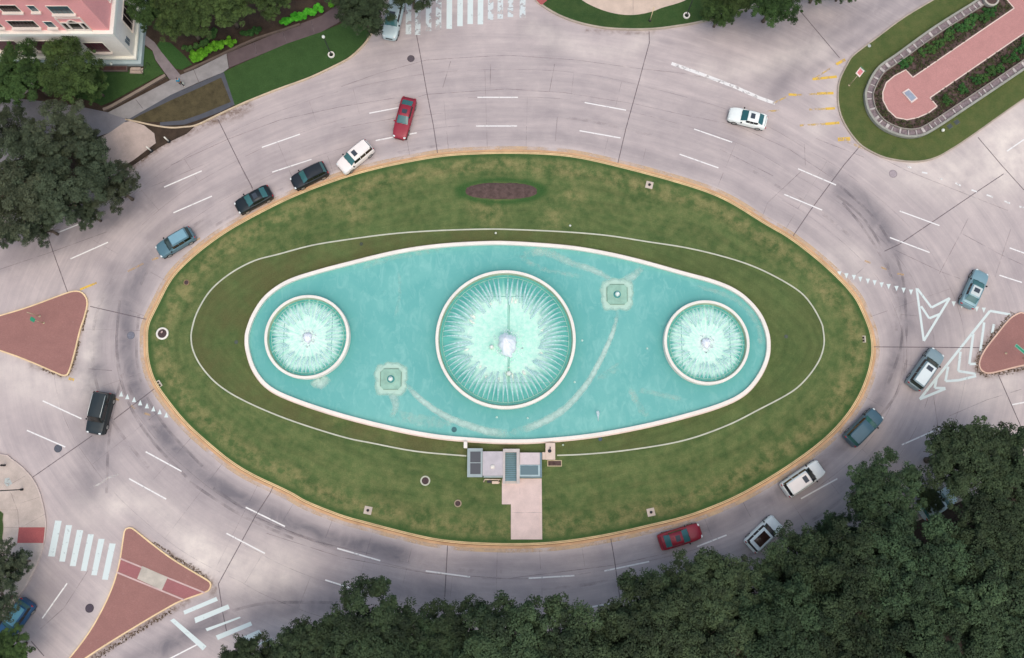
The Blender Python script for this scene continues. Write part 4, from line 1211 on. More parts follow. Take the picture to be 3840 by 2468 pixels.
pw = thing("planter_wall", "low grey stone wall with pale blocks curving round the garden median", "wall", (WO[40][0], WO[40][1], 0))
def bnd(d0, d1, z0, z1):
    a, b = sorted((d0 * sg, d1 * sg)); return band(WO, a, b, z0, z1, False)
GST = M("grey planter stone", (158, 156, 150), .8, .14)
fixn(partw("coping", *bnd(0, .25, .02, .62), GST, pw))
fixn(partw("coping", *bnd(.95, 1.07, .02, .60), M("inner planter stone", (148, 140, 134), .8, .14), pw))
partw("gravel_bed", *bnd(.25, .95, .02, .42), M("grey brown gravel", (132, 118, 124), .9, .35, 4, fine=.3), pw)
nw = normals(WO, False) * sg
blk = []
i = 3
while i < len(WO) - 3:
    c0 = Vector(WO[i]); n_ = Vector(nw[i]); t_ = Vector((-n_.y, n_.x))
    w = random.choice((.05, .07, .09, .16)); e = random.uniform(.5, .68)
    s0 = .27 + random.uniform(0, .08)
    q = [c0 + n_ * s0 - t_ * w, c0 + n_ * s0 + t_ * w, c0 + n_ * (s0 + e) + t_ * w * random.uniform(.6, 1.3), c0 + n_ * (s0 + e) - t_ * w * random.uniform(.6, 1.3)]
    blk.append(slab_v([tuple(x) for x in q], .42, .50 + random.uniform(0, .1)))
    i += random.choice((2, 3, 3, 4))
partw("stone_block", *merge(*blk), M("pale planter block", (190, 180, 180), .8, .3, 1.5), pw)
# brick walk
bw_ = T(5, 0, (490, 650), (555, 720), (1500, 75), (1435, 0), (1380, -80), (1900, -420), (2500, -300)) + T(5, 0, (1900, 100), (1590, 310), (715, 910), (782, 990), (700, 1052), (600, 1095), (500, 1115), (400, 1095), (325, 1025), (278, 935), (275, 860), (308, 770), (385, 705))
BWP = ats(bw_, LZ + .1)
walk = struct(fixn(raw("brick_walk", *slab_v(BWP, .05, LZ + .08), BRICKL)))
ms = [strip_v(BWP[i], BWP[(i + 1) % len(BWP)], .13, LZ + .084) for i in range(len(BWP)) if i not in (4, 5, 6)]
upfix(raw("walk_edging", *merge(*ms), M("pale walk edging", (226, 204, 196), .8, .1), walk))
pq = ats(T(5, 0, (455, 860), (513, 825), (600, 918), (545, 960)), LZ + .2); c = (sum(p[0] for p in pq) / 4, sum(p[1] for p in pq) / 4)
t = thing("plaque", "small blue grey plaque with a pale border set in the brick walk", "plaque", (c[0], c[1], LZ + .08))
loc = lambda ps, s=1: [((p[0] - c[0]) * s, (p[1] - c[1]) * s) for p in ps]
raw("border", *slab_v(loc(pq), 0, .16), M("pale border", (226, 206, 204)), t)
raw("plate", *slab_v(loc(pq, .78), .16, .18), M("blue grey plate", (152, 160, 180), .4), t)

# lower left corner pavement
pv = [(-300, 1680)] + T(0, 2, (0, 1148), (100, 1188), (200, 1262), (300, 1368), (370, 1500)) + T(0, 3, (420, 190), (430, 320), (407, 490), (340, 680), (240, 870), (130, 1020), (0, 1120)) + [(-300, 2440)]
pvo, _ = kerbed("pavement", pv, PAVE, M("pale pink kerb", (204, 186, 182)), .12, n=4)
upfix(raw("ramp", *sheet_v(ats(T(0, 3, (176, 322), (418, 322), (404, 468), (160, 468)), LZ), LZ + .003), BRICKR, pvo))
ms = [strip_v(*ats(T(0, 3, a, b), LZ), .04, LZ + .001) for a, b in (((20, 325), (178, 325)), ((0, 160), (165, 160)), ((100, 0), (165, 170)), ((165, 170), (178, 325)), ((20, 490), (160, 470)), ((160, 470), (120, 560)), ((180, 100), (370, 40)), ((200, 320), (420, 200)))] + \
     [strip_v(*ats(T(0, 2, a, b), LZ), .04, LZ + .001) for a, b in (((100, 1430), (240, 1350)), ((20, 1410), (120, 1540)), ((0, 1500), (40, 1440)))]
upfix(raw("pavement_joint", *merge(*ms), JOINTF, pvo))
upfix(raw("pavement_patch", *sheet_v(ats(tl(0, 1640, 5.5, (100, 850), (190, 830), (250, 960), (150, 1020), (90, 950)), LZ), LZ + .002), alpha_mat("pale patch", (188, 194, 196), .3, .5, 3, .3, .9), pvo))
gl, _ = kerbed("lawn", T(0, 3, (-400, 60), (0, 160), (30, 250), (38, 330), (25, 430), (0, 490), (-400, 700)), GRASS2, KG, .05, z=LZ + .02, n=3, attrs={"dry": 0, "inner": .3, "lush": 0})

# upper left: lawn, paths, driveway
ul = [(499, 620), (520, 590), (584, 540), (570, 500), (479, 451), (564, 467), (640, 478)] + T(1, 0, (240, 1165), (450, 1065), (700, 950), (1000, 830), (1300, 720), (1590, 582)) + T(2, 0, (100, 520), (200, 425), (262, 340)) + [(1420, 60), (1400, -60), (1380, -500), (-900, -500), (-900, 1000), (0, 930), (300, 770)]
p = ats([(-900, 1010), (0, 790), (200, 720), (400, 655)] + [(500, 618), (590, 556), (640, 528), (700, 500), (730, 472)] + ul[7:19], LZ * .7)
p = resample(p, .4)
gdn = struct(raw("garden_ground", *slab_v(p, 0.0, LZ - .05), SOIL))
kp = resample(cr(ats([(470, 447), (520, 458), (580, 471), (640, 479)] + T(1, 0, (120, 1183), (240, 1165), (450, 1065), (700, 950), (1000, 830), (1300, 720), (1590, 582)) + T(2, 0, (100, 520), (200, 425), (262, 340)) + [(1415, 70), (1405, -60), (1395, -250)], LZ * .7), False, 5), .4, False)
kk = struct(fixn(raw("kerb", *band(kp, -.08, .10, 0, LZ + .01, False), M("cream beige kerb", (202, 182, 160)))))
def plate(name, pts, mat, z0, z1, z=LZ, attrs=None, sm=False):
    q = ats(pts, z)
    if sm: q = resample(cr(q, True, 4), .3)
    o = struct(fixn(raw(name, *slab_v(q, z0, z1), mat)))
    if attrs:
        nv = len(o.data.vertices)
        for k, v in attrs.items():
            a_ = o.data.attributes.new(k, 'FLOAT', 'POINT'); a_.data.foreach_set('value', [v] * nv)
    return o
G0 = {"dry": 0.0, "inner": 0.0, "lush": 0.15}
kin = T(1, 0, (450, 1055), (590, 985), (700, 938), (1000, 820), (1300, 708), (1590, 570)) + T(2, 0, (95, 510), (195, 415), (250, 335), (330, 200), (330, -300))
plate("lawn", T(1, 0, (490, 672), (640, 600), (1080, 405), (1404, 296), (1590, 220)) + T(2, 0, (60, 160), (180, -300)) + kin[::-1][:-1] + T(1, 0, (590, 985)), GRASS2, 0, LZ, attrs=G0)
plate("worn_turf", T(1, 0, (-380, 1128), (-200, 1135), (0, 1140), (120, 1120), (280, 1065), (560, 950), (470, 722), (240, 830), (0, 935), (-300, 1080)), MULCHB, 0, LZ)
plate("slate_edging", T(1, 0, (-430, 1140), (-380, 1128), (-300, 1080), (0, 935), (240, 830), (470, 722), (560, 950), (280, 1065), (120, 1120), (-100, 1140), (-100, 1172), (130, 1160), (280, 1110), (455, 1045), (596, 975), (495, 672), (240, 782), (0, 885), (-350, 1060)), SLATE, 0, LZ + .004)
side_lo = [(403, 423), (479, 449)] + T(1, 0, (0, 885), (240, 775), (490, 672), (540, 632))
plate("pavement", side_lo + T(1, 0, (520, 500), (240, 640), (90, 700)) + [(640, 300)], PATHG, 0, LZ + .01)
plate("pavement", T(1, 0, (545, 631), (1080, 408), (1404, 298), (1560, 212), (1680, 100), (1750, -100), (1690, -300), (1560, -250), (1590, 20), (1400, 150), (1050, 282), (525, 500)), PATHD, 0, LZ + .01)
ms = [strip_v(*ats(T(1, 0, a, b), LZ), .06, LZ + .015) for a, b in (((215, 650), (262, 765)), ((1040, 290), (1085, 405)), ((780, 390), (800, 510)), ((1310, 195), (1340, 315)))] + \
     [strip_v(*ats(T(0, 0, a, b), LZ), .06, LZ + .015) for a, b in (((1265, 930), (1330, 1010)),)]
upfix(raw("pavement_joint", *merge(*ms), JOINT, gdn))
plate("path", T(0, 0, (1300, 330), (1360, 330), (1440, 395), (1500, 480), (1590, 590)) + T(1, 0, (50, 650), (100, 710), (30, 745)) + T(0, 0, (1580, 740), (1450, 560), (1420, 470), (1330, 400)), M("path concrete", (132, 122, 128), .85, .15), 0, LZ + .014)
drv = [(-500, 330), (0, 362), (217, 386), (310, 402), (403, 421), (479, 450), (411, 497), (340, 520), (200, 560), (0, 640), (-500, 800)]
plate("driveway", drv, ASPH, 0, LZ - .012)
plate("driveway_apron", [(479, 450), (411, 497), (330, 540), (330, 640), (400, 660), (500, 600), (584, 536), (578, 500), (540, 470)], APRON, 0, LZ - .008)
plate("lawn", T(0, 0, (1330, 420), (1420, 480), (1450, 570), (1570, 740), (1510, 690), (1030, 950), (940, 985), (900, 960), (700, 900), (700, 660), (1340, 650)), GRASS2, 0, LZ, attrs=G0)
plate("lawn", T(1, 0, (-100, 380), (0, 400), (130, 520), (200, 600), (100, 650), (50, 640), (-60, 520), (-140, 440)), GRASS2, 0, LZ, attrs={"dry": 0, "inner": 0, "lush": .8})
lw = thing("garden_wall", "low brown wall along the upper side of the footpath by the pink building", "wall", (*at(640, 290), LZ - .05))
wl = ats(T(0, 0, (960, 1020), (1020, 1000), (1300, 840), (1540, 700)), .4)
q = resample(wl, .5, False)
fixn(partw("wall", *band(q, -.13, .13, LZ - .05, .42, False), M("brown wall stone", (104, 90, 84), .85, .15), lw))
fixn(partw("coping", *band(q, -.17, .17, .42, .46, False), M("wall coping", (140, 126, 118), .85, .15), lw))
q2 = resample(ats(T(1, 0, (120, 665), (400, 535), (640, 420), (800, 350), (1050, 270), (1200, 220)), .4), .5, False)
lw2 = thing("garden_wall", "low brown edging wall between the hedges and the dark footpath", "wall", (*at(800, 180), LZ - .05))
fixn(partw("wall", *band(q2, -.12, .12, LZ - .05, .36, False), M("brown wall stone", (0, 0, 0)), lw2))
# bottom right verge
vg = Dp((440, 1620), (600, 1570), (800, 1530), (1100, 1508), (1400, 1490), (1650, 1440), (1800, 1385), (1950, 1320), (2100, 1240), (2300, 1150), (2700, 1010), (2900, 2100), (400, 2100))
vp = ats(vg[:11], LZ)
vq = resample(cr(vp, False, 5), .5, False)
vv = struct(fixn(raw("verge", *slab_v(vq + [(110, -80), (-60, -80)], 0, LZ), SOIL)))
fixn(raw("kerb", *band(vq, -.1, .1, 0, LZ + .01, False), KG, vv))
bl = struct(raw("verge", *slab_v(ats([(-400, 2440), (0, 2310), (20, 2330), (0, 2420), (-60, 2600), (-400, 2700)], LZ), 0, LZ), SOIL))
tr_ = struct(fixn(raw("verge", *slab_v(ats([(2950, -60), (3100, -60), (3260, -160), (3200, -400), (2900, -400)], LZ), 0, LZ - .02), SOIL)))

# ================================================================== cars
GLASS = M("car glass", (62, 108, 112), 0.15, 0.0, spec=0.5)  # teal glass with the sky's reflection put into its base colour
GLASSD = M("dark car glass", (22, 26, 28), 0.08, 0.0, spec=0.8)
TYREM = M("tyre rubber black", (34, 34, 36), 0.85, 0.1)
RIMM = M("alloy rim", (170, 172, 176), 0.35, 0.05, metal=0.6)
HEAD = M("headlamp glass", (226, 230, 234), 0.1, 0.0, spec=0.8)
TAIL = M("tail lamp red", (176, 40, 46), 0.15, 0.0, spec=0.7)
TRIM = M("black plastic trim", (36, 38, 40), 0.6, 0.0)
def paint(name, c, k=1.0, metal=0.15):
    return M(name, c, 0.42, 0.03, 2.0, spec=0.35, metal=metal * .6, fine=0.0, coat=0.25, k=k)

def bil(q, u, v):
    a, b, c, d = [Vector(x) for x in q]
    return a * (1 - u) * (1 - v) + b * u * (1 - v) + c * u * v + d * (1 - u) * v
def pane(q, u0=.04, u1=.96, v0=.06, v1=.94, o=.012, th=.012):
    a, b, c, d = [bil(q, u, v) for u, v in ((u0, v0), (u1, v0), (u1, v1), (u0, v1))]
    n = (b - a).cross(d - a).normalized()
    if n.z < 0 and abs(n.z) > .05: n = -n
    elif abs(n.z) <= .05 and n.y * (a.y + c.y) < 0: n = -n
    V = [p + n * o for p in (a, b, c, d)] + [p - n * th for p in (a, b, c, d)]
    F_ = [(0, 1, 2, 3), (7, 6, 5, 4), (0, 4, 5, 1), (1, 5, 6, 2), (2, 6, 7, 3), (3, 7, 4, 0)]
    return [tuple(x) for x in V], F_

SPEC = {
 'sedan': dict(W=1.84, H=1.44, st=[(0, .74, .62), (.012, .86, .78), (.045, .94, .94), (.12, .985, 1.0), (.3, 1, .99), (.5, 1, .98), (.68, .995, .97), (.80, .98, .93), (.91, .93, .84), (.965, .85, .74), (.99, .76, .62), (1, .68, .52)],
               cab=(.10, .26, .52, .69), low=.86, top=.66),
 'coupe': dict(W=1.86, H=1.40, st=[(0, .74, .62), (.012, .86, .78), (.045, .94, .94), (.12, .985, 1.0), (.3, 1, .98), (.5, 1, .97), (.66, .995, .95), (.80, .97, .90), (.91, .90, .80), (.965, .80, .70), (.99, .7, .6), (1, .6, .52)],
               cab=(.09, .26, .50, .68), low=.84, top=.62),
 'suv': dict(W=1.93, H=1.70, st=[(0, .80, .80), (.012, .90, 1.0), (.04, .96, 1.08), (.12, .99, 1.1), (.3, 1, 1.09), (.5, 1, 1.08), (.70, .995, 1.07), (.82, .98, 1.03), (.92, .94, .95), (.97, .87, .85), (.99, .80, .72), (1, .72, .6)],
               cab=(.025, .085, .585, .735), low=.90, top=.70),
 'bigsuv': dict(W=2.02, H=1.86, st=[(0, .84, .8), (.01, .93, 1.05), (.03, .98, 1.16), (.12, 1, 1.18), (.3, 1, 1.18), (.5, 1, 1.17), (.72, 1, 1.16), (.84, .985, 1.14), (.94, .96, 1.08), (.98, .90, .98), (.993, .84, .84), (1, .78, .7)],
               cab=(.02, .06, .60, .72), low=.92, top=.74),
 'wagon': dict(W=1.88, H=1.58, st=[(0, .78, .74), (.012, .88, .92), (.04, .95, 1.0), (.12, .985, 1.03), (.3, 1, 1.02), (.5, 1, 1.01), (.68, .995, 1.0), (.80, .98, .96), (.91, .92, .87), (.965, .84, .77), (.99, .76, .66), (1, .68, .56)],
               cab=(.03, .12, .56, .72), low=.88, top=.68),
}
def car(kind, rear, front, pm, label, cat="car", roof=None, sun=1, glass=GLASS, rails=None, pano=False, fz=.55, stripe=None, dash_glass=None, group="cars driving round the fountain"):
    S = SPEC[kind]
    r_, f_ = Vector(at(rear[0], rear[1], fz)), Vector(at(front[0], front[1], fz))
    d = f_ - r_; L = max(4.2, min(5.25, d.length)); c = (r_ + f_) / 2
    t = thing("car", label, cat, (c.x, c.y, 0.012), math.atan2(d.y, d.x), group)
    W2 = S['W'] / 2; H = S['H']
    X = lambda u: (u - .5) * L
    ring = []
    V, Fc = [], []
    for u, w, z in S['st']:
        w *= W2
        half = [(0, .2), (w * .84, .2), (w * .97, .30), (w * 1.0, .36 + .22 * z), (w * .985, z - .14), (w * .93, z - .035), (w * .80, z + .0), (w * .42, z + .022), (0, z + .03)]
        pts = half + [(-y, zz) for y, zz in half[-2:0:-1]]
        ring.append(len(V)); V += [(X(u), y, zz) for y, zz in pts]
    n = 16
    for i in range(len(ring) - 1):
        for k in range(n):
            a, b = ring[i], ring[i + 1]
            Fc.append((a + k, a + (k + 1) % n, b + (k + 1) % n, b + k))
    Fc.append(tuple(ring[0] + k for k in range(n))[::-1]); Fc.append(tuple(ring[-1] + k for k in range(n)))
    zb = lambda u: float(np.interp(u, [s[0] for s in S['st']], [s[2] for s in S['st']]))
    A, B, C_, D_ = S['cab']; lw_, tw = W2 * S['low'], W2 * S['top']
    cab = []
    def cring(u, lo, to, zl, zt):
        s = len(V)
        V.extend([(X(u), lo, zl), (X(u), (lo * .25 + to * .75) , zl + (zt - zl) * .82), (X(u), to * .9, zt), (X(u), to * .45, zt + .022), (X(u), 0, zt + .03), (X(u), -to * .45, zt + .022), (X(u), -to * .9, zt), (X(u), -(lo * .25 + to * .75), zl + (zt - zl) * .82), (X(u), -lo, zl)])
        cab.append(s)
    cring(A, lw_ * .88, lw_ * .84, zb(A) - .03, zb(A) + .01)
    cring(B, lw_ * .98, tw * 1.0, zb(B) - .03, H - .05)
    cring(B + .35 * (C_ - B), lw_, tw * 1.03, zb(B) - .03, H - .02)
    cring(B + .7 * (C_ - B), lw_, tw * 1.03, zb(C_) - .03, H - .025)
    cring(C_, lw_ * .99, tw * 1.0, zb(C_) - .03, H - .07)
    cring(D_, lw_ * .93, lw_ * .86, zb(D_) - .03, zb(D_) + .012)
    for i in range(len(cab) - 1):
        for k in range(8):
            Fc.append((cab[i] + k, cab[i] + k + 1, cab[i + 1] + k + 1, cab[i + 1] + k))
    body = raw("body", V, Fc, pm, t, smooth=True, sharp=38); fixn(body); body.data.shade_smooth(); body.data.set_sharp_from_angle(angle=R(38))
    raw("contact_shade_box", *box(X(.04), X(.965), -W2 * .90, W2 * .90, .07, .24), TRIM, t)  # black box added below the body to darken the contact shadow
    # panes
    def cabpane(nm, i0, i1, ks, ua, ub, va, vb, mat_, o=.014, nu=4):
        """glass laid over strips ks of the cabin between rings i0 and i1"""
        cols_ = []
        pts_ = [(Vector(V[cab[i0] + k]), Vector(V[cab[i1] + k])) for k in ks]
        m_ = len(pts_) - 1; tt = [va * m_] + [q for q in range(1, m_)] + [vb * m_] if m_ > 1 else [va, vb]
        gv = []
        for q in tt:
            k_ = min(int(q), m_ - 1); f_ = q - k_
            a_ = pts_[k_][0].lerp(pts_[k_ + 1][0], f_); b_ = pts_[k_][1].lerp(pts_[k_ + 1][1], f_)
            for j in range(nu + 1): gv.append(a_.lerp(b_, ua + (ub - ua) * j / nu))
        gf = [(a * (nu + 1) + j, a * (nu + 1) + j + 1, (a + 1) * (nu + 1) + j + 1, (a + 1) * (nu + 1) + j) for a in range(len(tt) - 1) for j in range(nu)]
        mid = Vector((0, 0, .8)); nn = []
        for v_ in gv: nn.append(Vector((0, 0, 0)))
        for f_ in gf:
            fn_ = (gv[f_[1]] - gv[f_[0]]).cross(gv[f_[3]] - gv[f_[0]])
            cc_ = (gv[f_[0]] + gv[f_[2]]) / 2 - Vector(((V[cab[0]][0] + V[cab[5]][0]) / 2, 0, .6))
            if fn_.dot(cc_) < 0: fn_ = -fn_
            for q in f_: nn[q] += fn_.normalized()
        out_ = [v_ + n_.normalized() * o for v_, n_ in zip(gv, nn)]
        in_ = [v_ - n_.normalized() * .01 for v_, n_ in zip(gv, nn)]
        N_ = len(gv); R_ = len(tt)
        fs = list(gf)
        bd_ = [j for j in range(nu + 1)] + [a * (nu + 1) + nu for a in range(1, R_)] + [(R_ - 1) * (nu + 1) + j for j in range(nu - 1, -1, -1)] + [a * (nu + 1) for a in range(R_ - 2, 0, -1)]
        for q in range(len(bd_)): fs.append((bd_[q], bd_[(q + 1) % len(bd_)], N_ + bd_[(q + 1) % len(bd_)], N_ + bd_[q]))
        w_ = raw(nm, [tuple(p) for p in out_ + in_], fs, mat_, t, smooth=True, sharp=40); fixn(w_)
        return w_
    cabpane("windshield", 5, 4, [1, 2, 3, 4, 5, 6, 7], .05, .95, .03, .97, dash_glass or glass)
    cabpane("rear_window", 0, 1, [1, 2, 3, 4, 5, 6, 7], .10, .90, .06, .94, glass)
    for ks in ([0, 1], [8, 7]):
        cabpane("side_window", 1, 2, ks, -.25, .96, .20, 1.0, GLASSD)
        cabpane("side_window", 2, 3, ks, .04, .96, .18, 1.0, GLASSD)
        cabpane("side_window", 3, 4, ks, .04, 1.3, .18, 1.0, GLASSD)
    zr = H + .012
    if roof:
        raw("roof_panel", *box(X(B) + .06, X(C_) - .05, -tw * .84, tw * .84, H - .04, H + .014), roof, t); bevel_obj(t.children[-1], .01)
        zr += .008
    if pano:
        raw("panorama_roof", *box(X(B) + .30, X(C_) - .25, -tw * .70, tw * .70, H - .03, H + .022), M("dark panorama glass", (58, 38, 34), .1, .1, spec=.7), t)
    elif sun:
        raw("sunroof", *box(X(C_) - .75, X(C_) - .25, -tw * .52, tw * .52, H - .03, zr + .012), M("sunroof glass", (62, 70, 82), .35, 0, spec=.3), t)
    if rails:
        for s in (-1, 1):
            raw("roof_rail", *tube_v([(X(B) + .05, s * tw * .93, H - .03), (X(B) + .2, s * tw * .95, H + .05), (X(C_) - .15, s * tw * .95, H + .05), (X(C_), s * tw * .93, H - .04)], .03, 6), rails, t, smooth=True)
    for s in (-1, 1):
        for ux in (.185, .80):
            w = raw("wheel", *lathe_v([(.01, -.11), (.26, -.11), (.33, -.09), (.345, -.03), (.345, .05), (.33, .10), (.25, .11), (.24, .07), (.01, .07)], 20), TYREM, t, smooth=True, sharp=40)
            w.location = (X(ux), s * (W2 - .105), .34 - .012); w.rotation_euler = (R(-90 * s), 0, 0)
            rm = raw("rim", *merge(lathe_v([(.01, .115), (.07, .118), (.235, .095)], 18), *[box(.05, .22, -.02, .02, .10, .122)]), RIMM, w, smooth=True, sharp=30)
        mr = raw("mirror", *box(-.09, .07, -.09, .10, -.06, .07), TRIM if kind != 'coupe' else pm, t)
        mr.location = (X(D_ - .035), s * (W2 + .02), zb(D_) + .06); bevel_obj(mr, .03)
        uh, uv = .955, .03
        zh = zb(.96)
        e = lathe_v([(.01, -1), (.7, -.7), (1, 0), (.7, .7), (.01, 1)], 12)
        h_ = raw("headlight", [(x * .16, y * .17, z * .07) for x, y, z in e[0]], e[1], HEAD, t, smooth=True)
        h_.location = (X(.962), s * W2 * .66, zh - .05)
        e = lathe_v([(.01, -1), (.7, -.7), (1, 0), (.7, .7), (.01, 1)], 12)
        tq = raw("taillight", [(x * .10, y * .17, z * .10) for x, y, z in e[0]], e[1], TAIL, t, smooth=True)
        tq.location = (X(.018), s * W2 * .72, zb(.02) - .10)
    raw("grille", *box(X(.992), X(1.003), -W2 * .42, W2 * .42, .42, zb(.99) - .08), TRIM, t)
    raw("windshield_wiper", *merge(tube_v([(X(D_) + .02, -.5, zb(D_) + .05), (X(D_) - .1, .0, zb(D_) + .13)], .012, 4), tube_v([(X(D_) + .02, .05, zb(D_) + .05), (X(D_) - .1, .55, zb(D_) + .10)], .012, 4)), TRIM, t)
    if kind in ('suv', 'bigsuv', 'wagon'):
        raw("rear_spoiler", *box(X(B) - .10, X(B) + .06, -tw * .88, tw * .88, H - .075, H - .03), pm, t)
    else:
        raw("trunk_seam", *box(X(.045), X(.052), -W2 * .7, W2 * .7, zb(.05) - .01, zb(.05) + .034), TRIM, t)
    return t
WH = paint("pearl white paint", (244, 234, 234), metal=0)
WH2 = paint("cool white paint", (224, 232, 238), metal=0)
car('coupe', (1537, 368), (1496, 520), paint("red paint", (150, 38, 56), metal=.1), "red sedan cutting across the lane dashes above the island, nose down")
car('suv', (1388, 545), (1277, 637), WH, "white crossover with a small sunroof leading off behind the red sedan")
car('wagon', (1224, 630), (1097, 692), paint("black blue paint", (34, 40, 46), metal=.3), "black hatchback with red tail lamps right behind the white crossover", sun=0)
car('sedan', (1016, 716), (888, 784), paint("black green paint", (28, 38, 42), metal=.3), "black sedan with a teal rear window on the upper left curve")
car('wagon', (724, 872), (594, 948), paint("slate blue paint", (88, 122, 138), metal=.2), "slate blue wagon at the left shoulder of the ring", sun=0, roof=paint("light slate blue roof", (126, 166, 186), metal=.1), glass=M("dim car glass", (44, 62, 64), .08, 0, spec=.7))
car('bigsuv', (398, 1472), (358, 1628), paint("black teal paint", (36, 46, 50), metal=.3), "large black SUV with silver roof rails at the left yield line", sun=0, rails=M("silver rail", (206, 210, 212), .3, 0, metal=.5), glass=GLASSD)
car('suv', (102, 2266), (24, 2376), paint("bright blue paint", (32, 84, 128), metal=.2), "bright blue crossover half under the tree in the lower left corner", roof=paint("light blue roof paint", (96, 158, 186), metal=.2), sun=0, group="cars on the side streets")
car('suv', (1492, 0), (1459, 146), paint("silver paint", (192, 208, 216), metal=.2), "silver car mostly hidden under the tree left of the upper crosswalk", group="cars on the side streets")
car('sedan', (2874, 462), (2732, 427), paint("clean white paint", (240, 244, 246), metal=0), "white sedan driving left below the worn white merge line", glass=M("teal car glass", (38, 92, 96), .06, 0, spec=.9))
car('sedan', (3622, 1150), (3682, 1018), paint("silver blue paint", (134, 166, 180), metal=.4), "silver blue sedan crossing the yield line at the right", roof=paint("pale silver roof", (204, 212, 216), metal=.2))
car('suv', (3420, 1452), (3516, 1318), paint("silver blue grey paint", (138, 158, 168), metal=.3), "silver blue SUV with a white roof beside the painted chevrons", roof=WH2, glass=M("olive car glass", (50, 60, 54), .08, 0, spec=.7))
car('suv', (3182, 1658), (3292, 1548), paint("dusty blue paint", (76, 106, 122), metal=.3), "dusty blue SUV on the lower right curve, ahead of the white roofed ones", sun=0, glass=M("green car glass", (48, 104, 98), .06, 0, spec=.9))
car('suv', (2940, 1842), (3078, 1748), paint("grey white paint", (232, 234, 238), metal=.0), "white SUV with a dark sunroof beside the lower right lane dash", roof=WH, glass=GLASSD)
car('sedan', (2472, 2036), (2628, 1988), paint("crimson paint", (144, 32, 50), metal=.15), "crimson sedan entering the curve at the bottom near the trees")
car('suv', (2812, 2050), (2912, 1954), paint("ice white paint", (234, 240, 244), metal=.0), "white SUV with a large dark panorama roof at the edge of the trees", pano=True, glass=GLASSD)
car('suv', (3455, 1925), (3570, 1850), paint("silver paint", (176, 194, 204)), "silver car seen only through a gap in the lower right trees", group="cars on the side streets")

# ================================================================== street furniture
POST = M("galvanised post", (196, 176, 150), 0.6, 0.05)
IRON = M("black iron", (40, 40, 42), 0.6, 0.1)
GREEN = M("green sign face", (44, 140, 108), 0.5, 0.05)
def signpost(base, h, label, boards, cat="sign"):
    c = at(base[0], base[1], LZ)
    t = thing("street_sign", label, cat, (c[0], c[1], LZ - .02))
    raw("post", *tube_v([(0, 0, 0), (0, 0, h)], .045, 8), POST, t, smooth=True)
    raw("base_plate", *lathe_v([(.12, 0), (.12, .05), (.05, .07), (.05, .1)], 12), POST, t)
    for nm, w, hh, z, az, mat, inset in boards:
        b = raw(nm, *box(-w / 2, w / 2, -.012, .012, -hh / 2, hh / 2), mat, t)
        b.location = (0, 0, z); b.rotation_euler = (0, 0, az)
        if inset:
            i_ = raw("panel", *merge(box(-w * .36, w * .36, -.018, .018, -hh * .36, hh * .36)), inset, b)
    return t
WS = M("white sign face", (236, 220, 218), 0.5, 0.03)
PK = M("pink red sign face", (226, 130, 142), 0.5, 0.05)
t = signpost((3184, 320), 3.1, "leaning white sign with a pink centre and a small green board on the garden median", [])
b = raw("sign_plate", *box(-.42, .42, -.42, .42, -.012, .012), WS, t); b.location = (.02, .12, 3.0); b.rotation_euler = (R(38), R(-22), R(52))
i_ = raw("panel", *box(-.27, .27, -.30, .30, -.016, .016), PK, b)
g_ = raw("street_name_board", *box(-.46, .46, -.02, .02, -.10, .10), GREEN, t); g_.location = (.22, .28, 3.45); g_.rotation_euler = (R(35), 0, R(-52))
t = signpost((149, 1186), 2.4, "thin pinkish post with a small arm at the upper edge of the left paved island", [])
t = signpost((164, 1211), 2.1, "thin pinkish post with a small green board on the left paved island", [])
g_ = raw("street_name_board", *box(-.26, .26, -.25, .25, -.02, .02), GREEN, t); g_.location = (0, 0, 2.14); g_.rotation_euler = (R(30), R(10), R(-30))
t = signpost((3772, 1325), .25, "short stub in the right paved island beside a green board", [])
t = thing("street_sign", "long green board with a pale edge over the right paved island", "sign", (*at(3838, 1345, LZ), LZ))
raw("post", *tube_v([(0, 0, 0), (0, 0, 2.6)], .045, 8), POST, t, smooth=True)
c0 = Vector(at(3805, 1294, 2.6)) - t.location.xy; c1 = Vector(at(3852, 1334, 2.6)) - t.location.xy
c2_ = c1 + (c1 - c0) * .4
for nm, th_, w_, m_ in (("border", .05, .17, M("pale green edge", (120, 190, 168), .5)), ("street_name_board", .07, .10, GREEN)):
    dd = (c2_ - c0).normalized(); nn = Vector((-dd.y, dd.x)); e_ = .02 if nm == "border" else .08
    raw(nm, *slab_v([tuple(p) for p in (c0 + dd * e_ + nn * w_, c2_ + nn * w_, c2_ - nn * w_, c0 + dd * e_ - nn * w_)], 2.58 - th_ / 2, 2.58 + th_ / 2), m_, t)

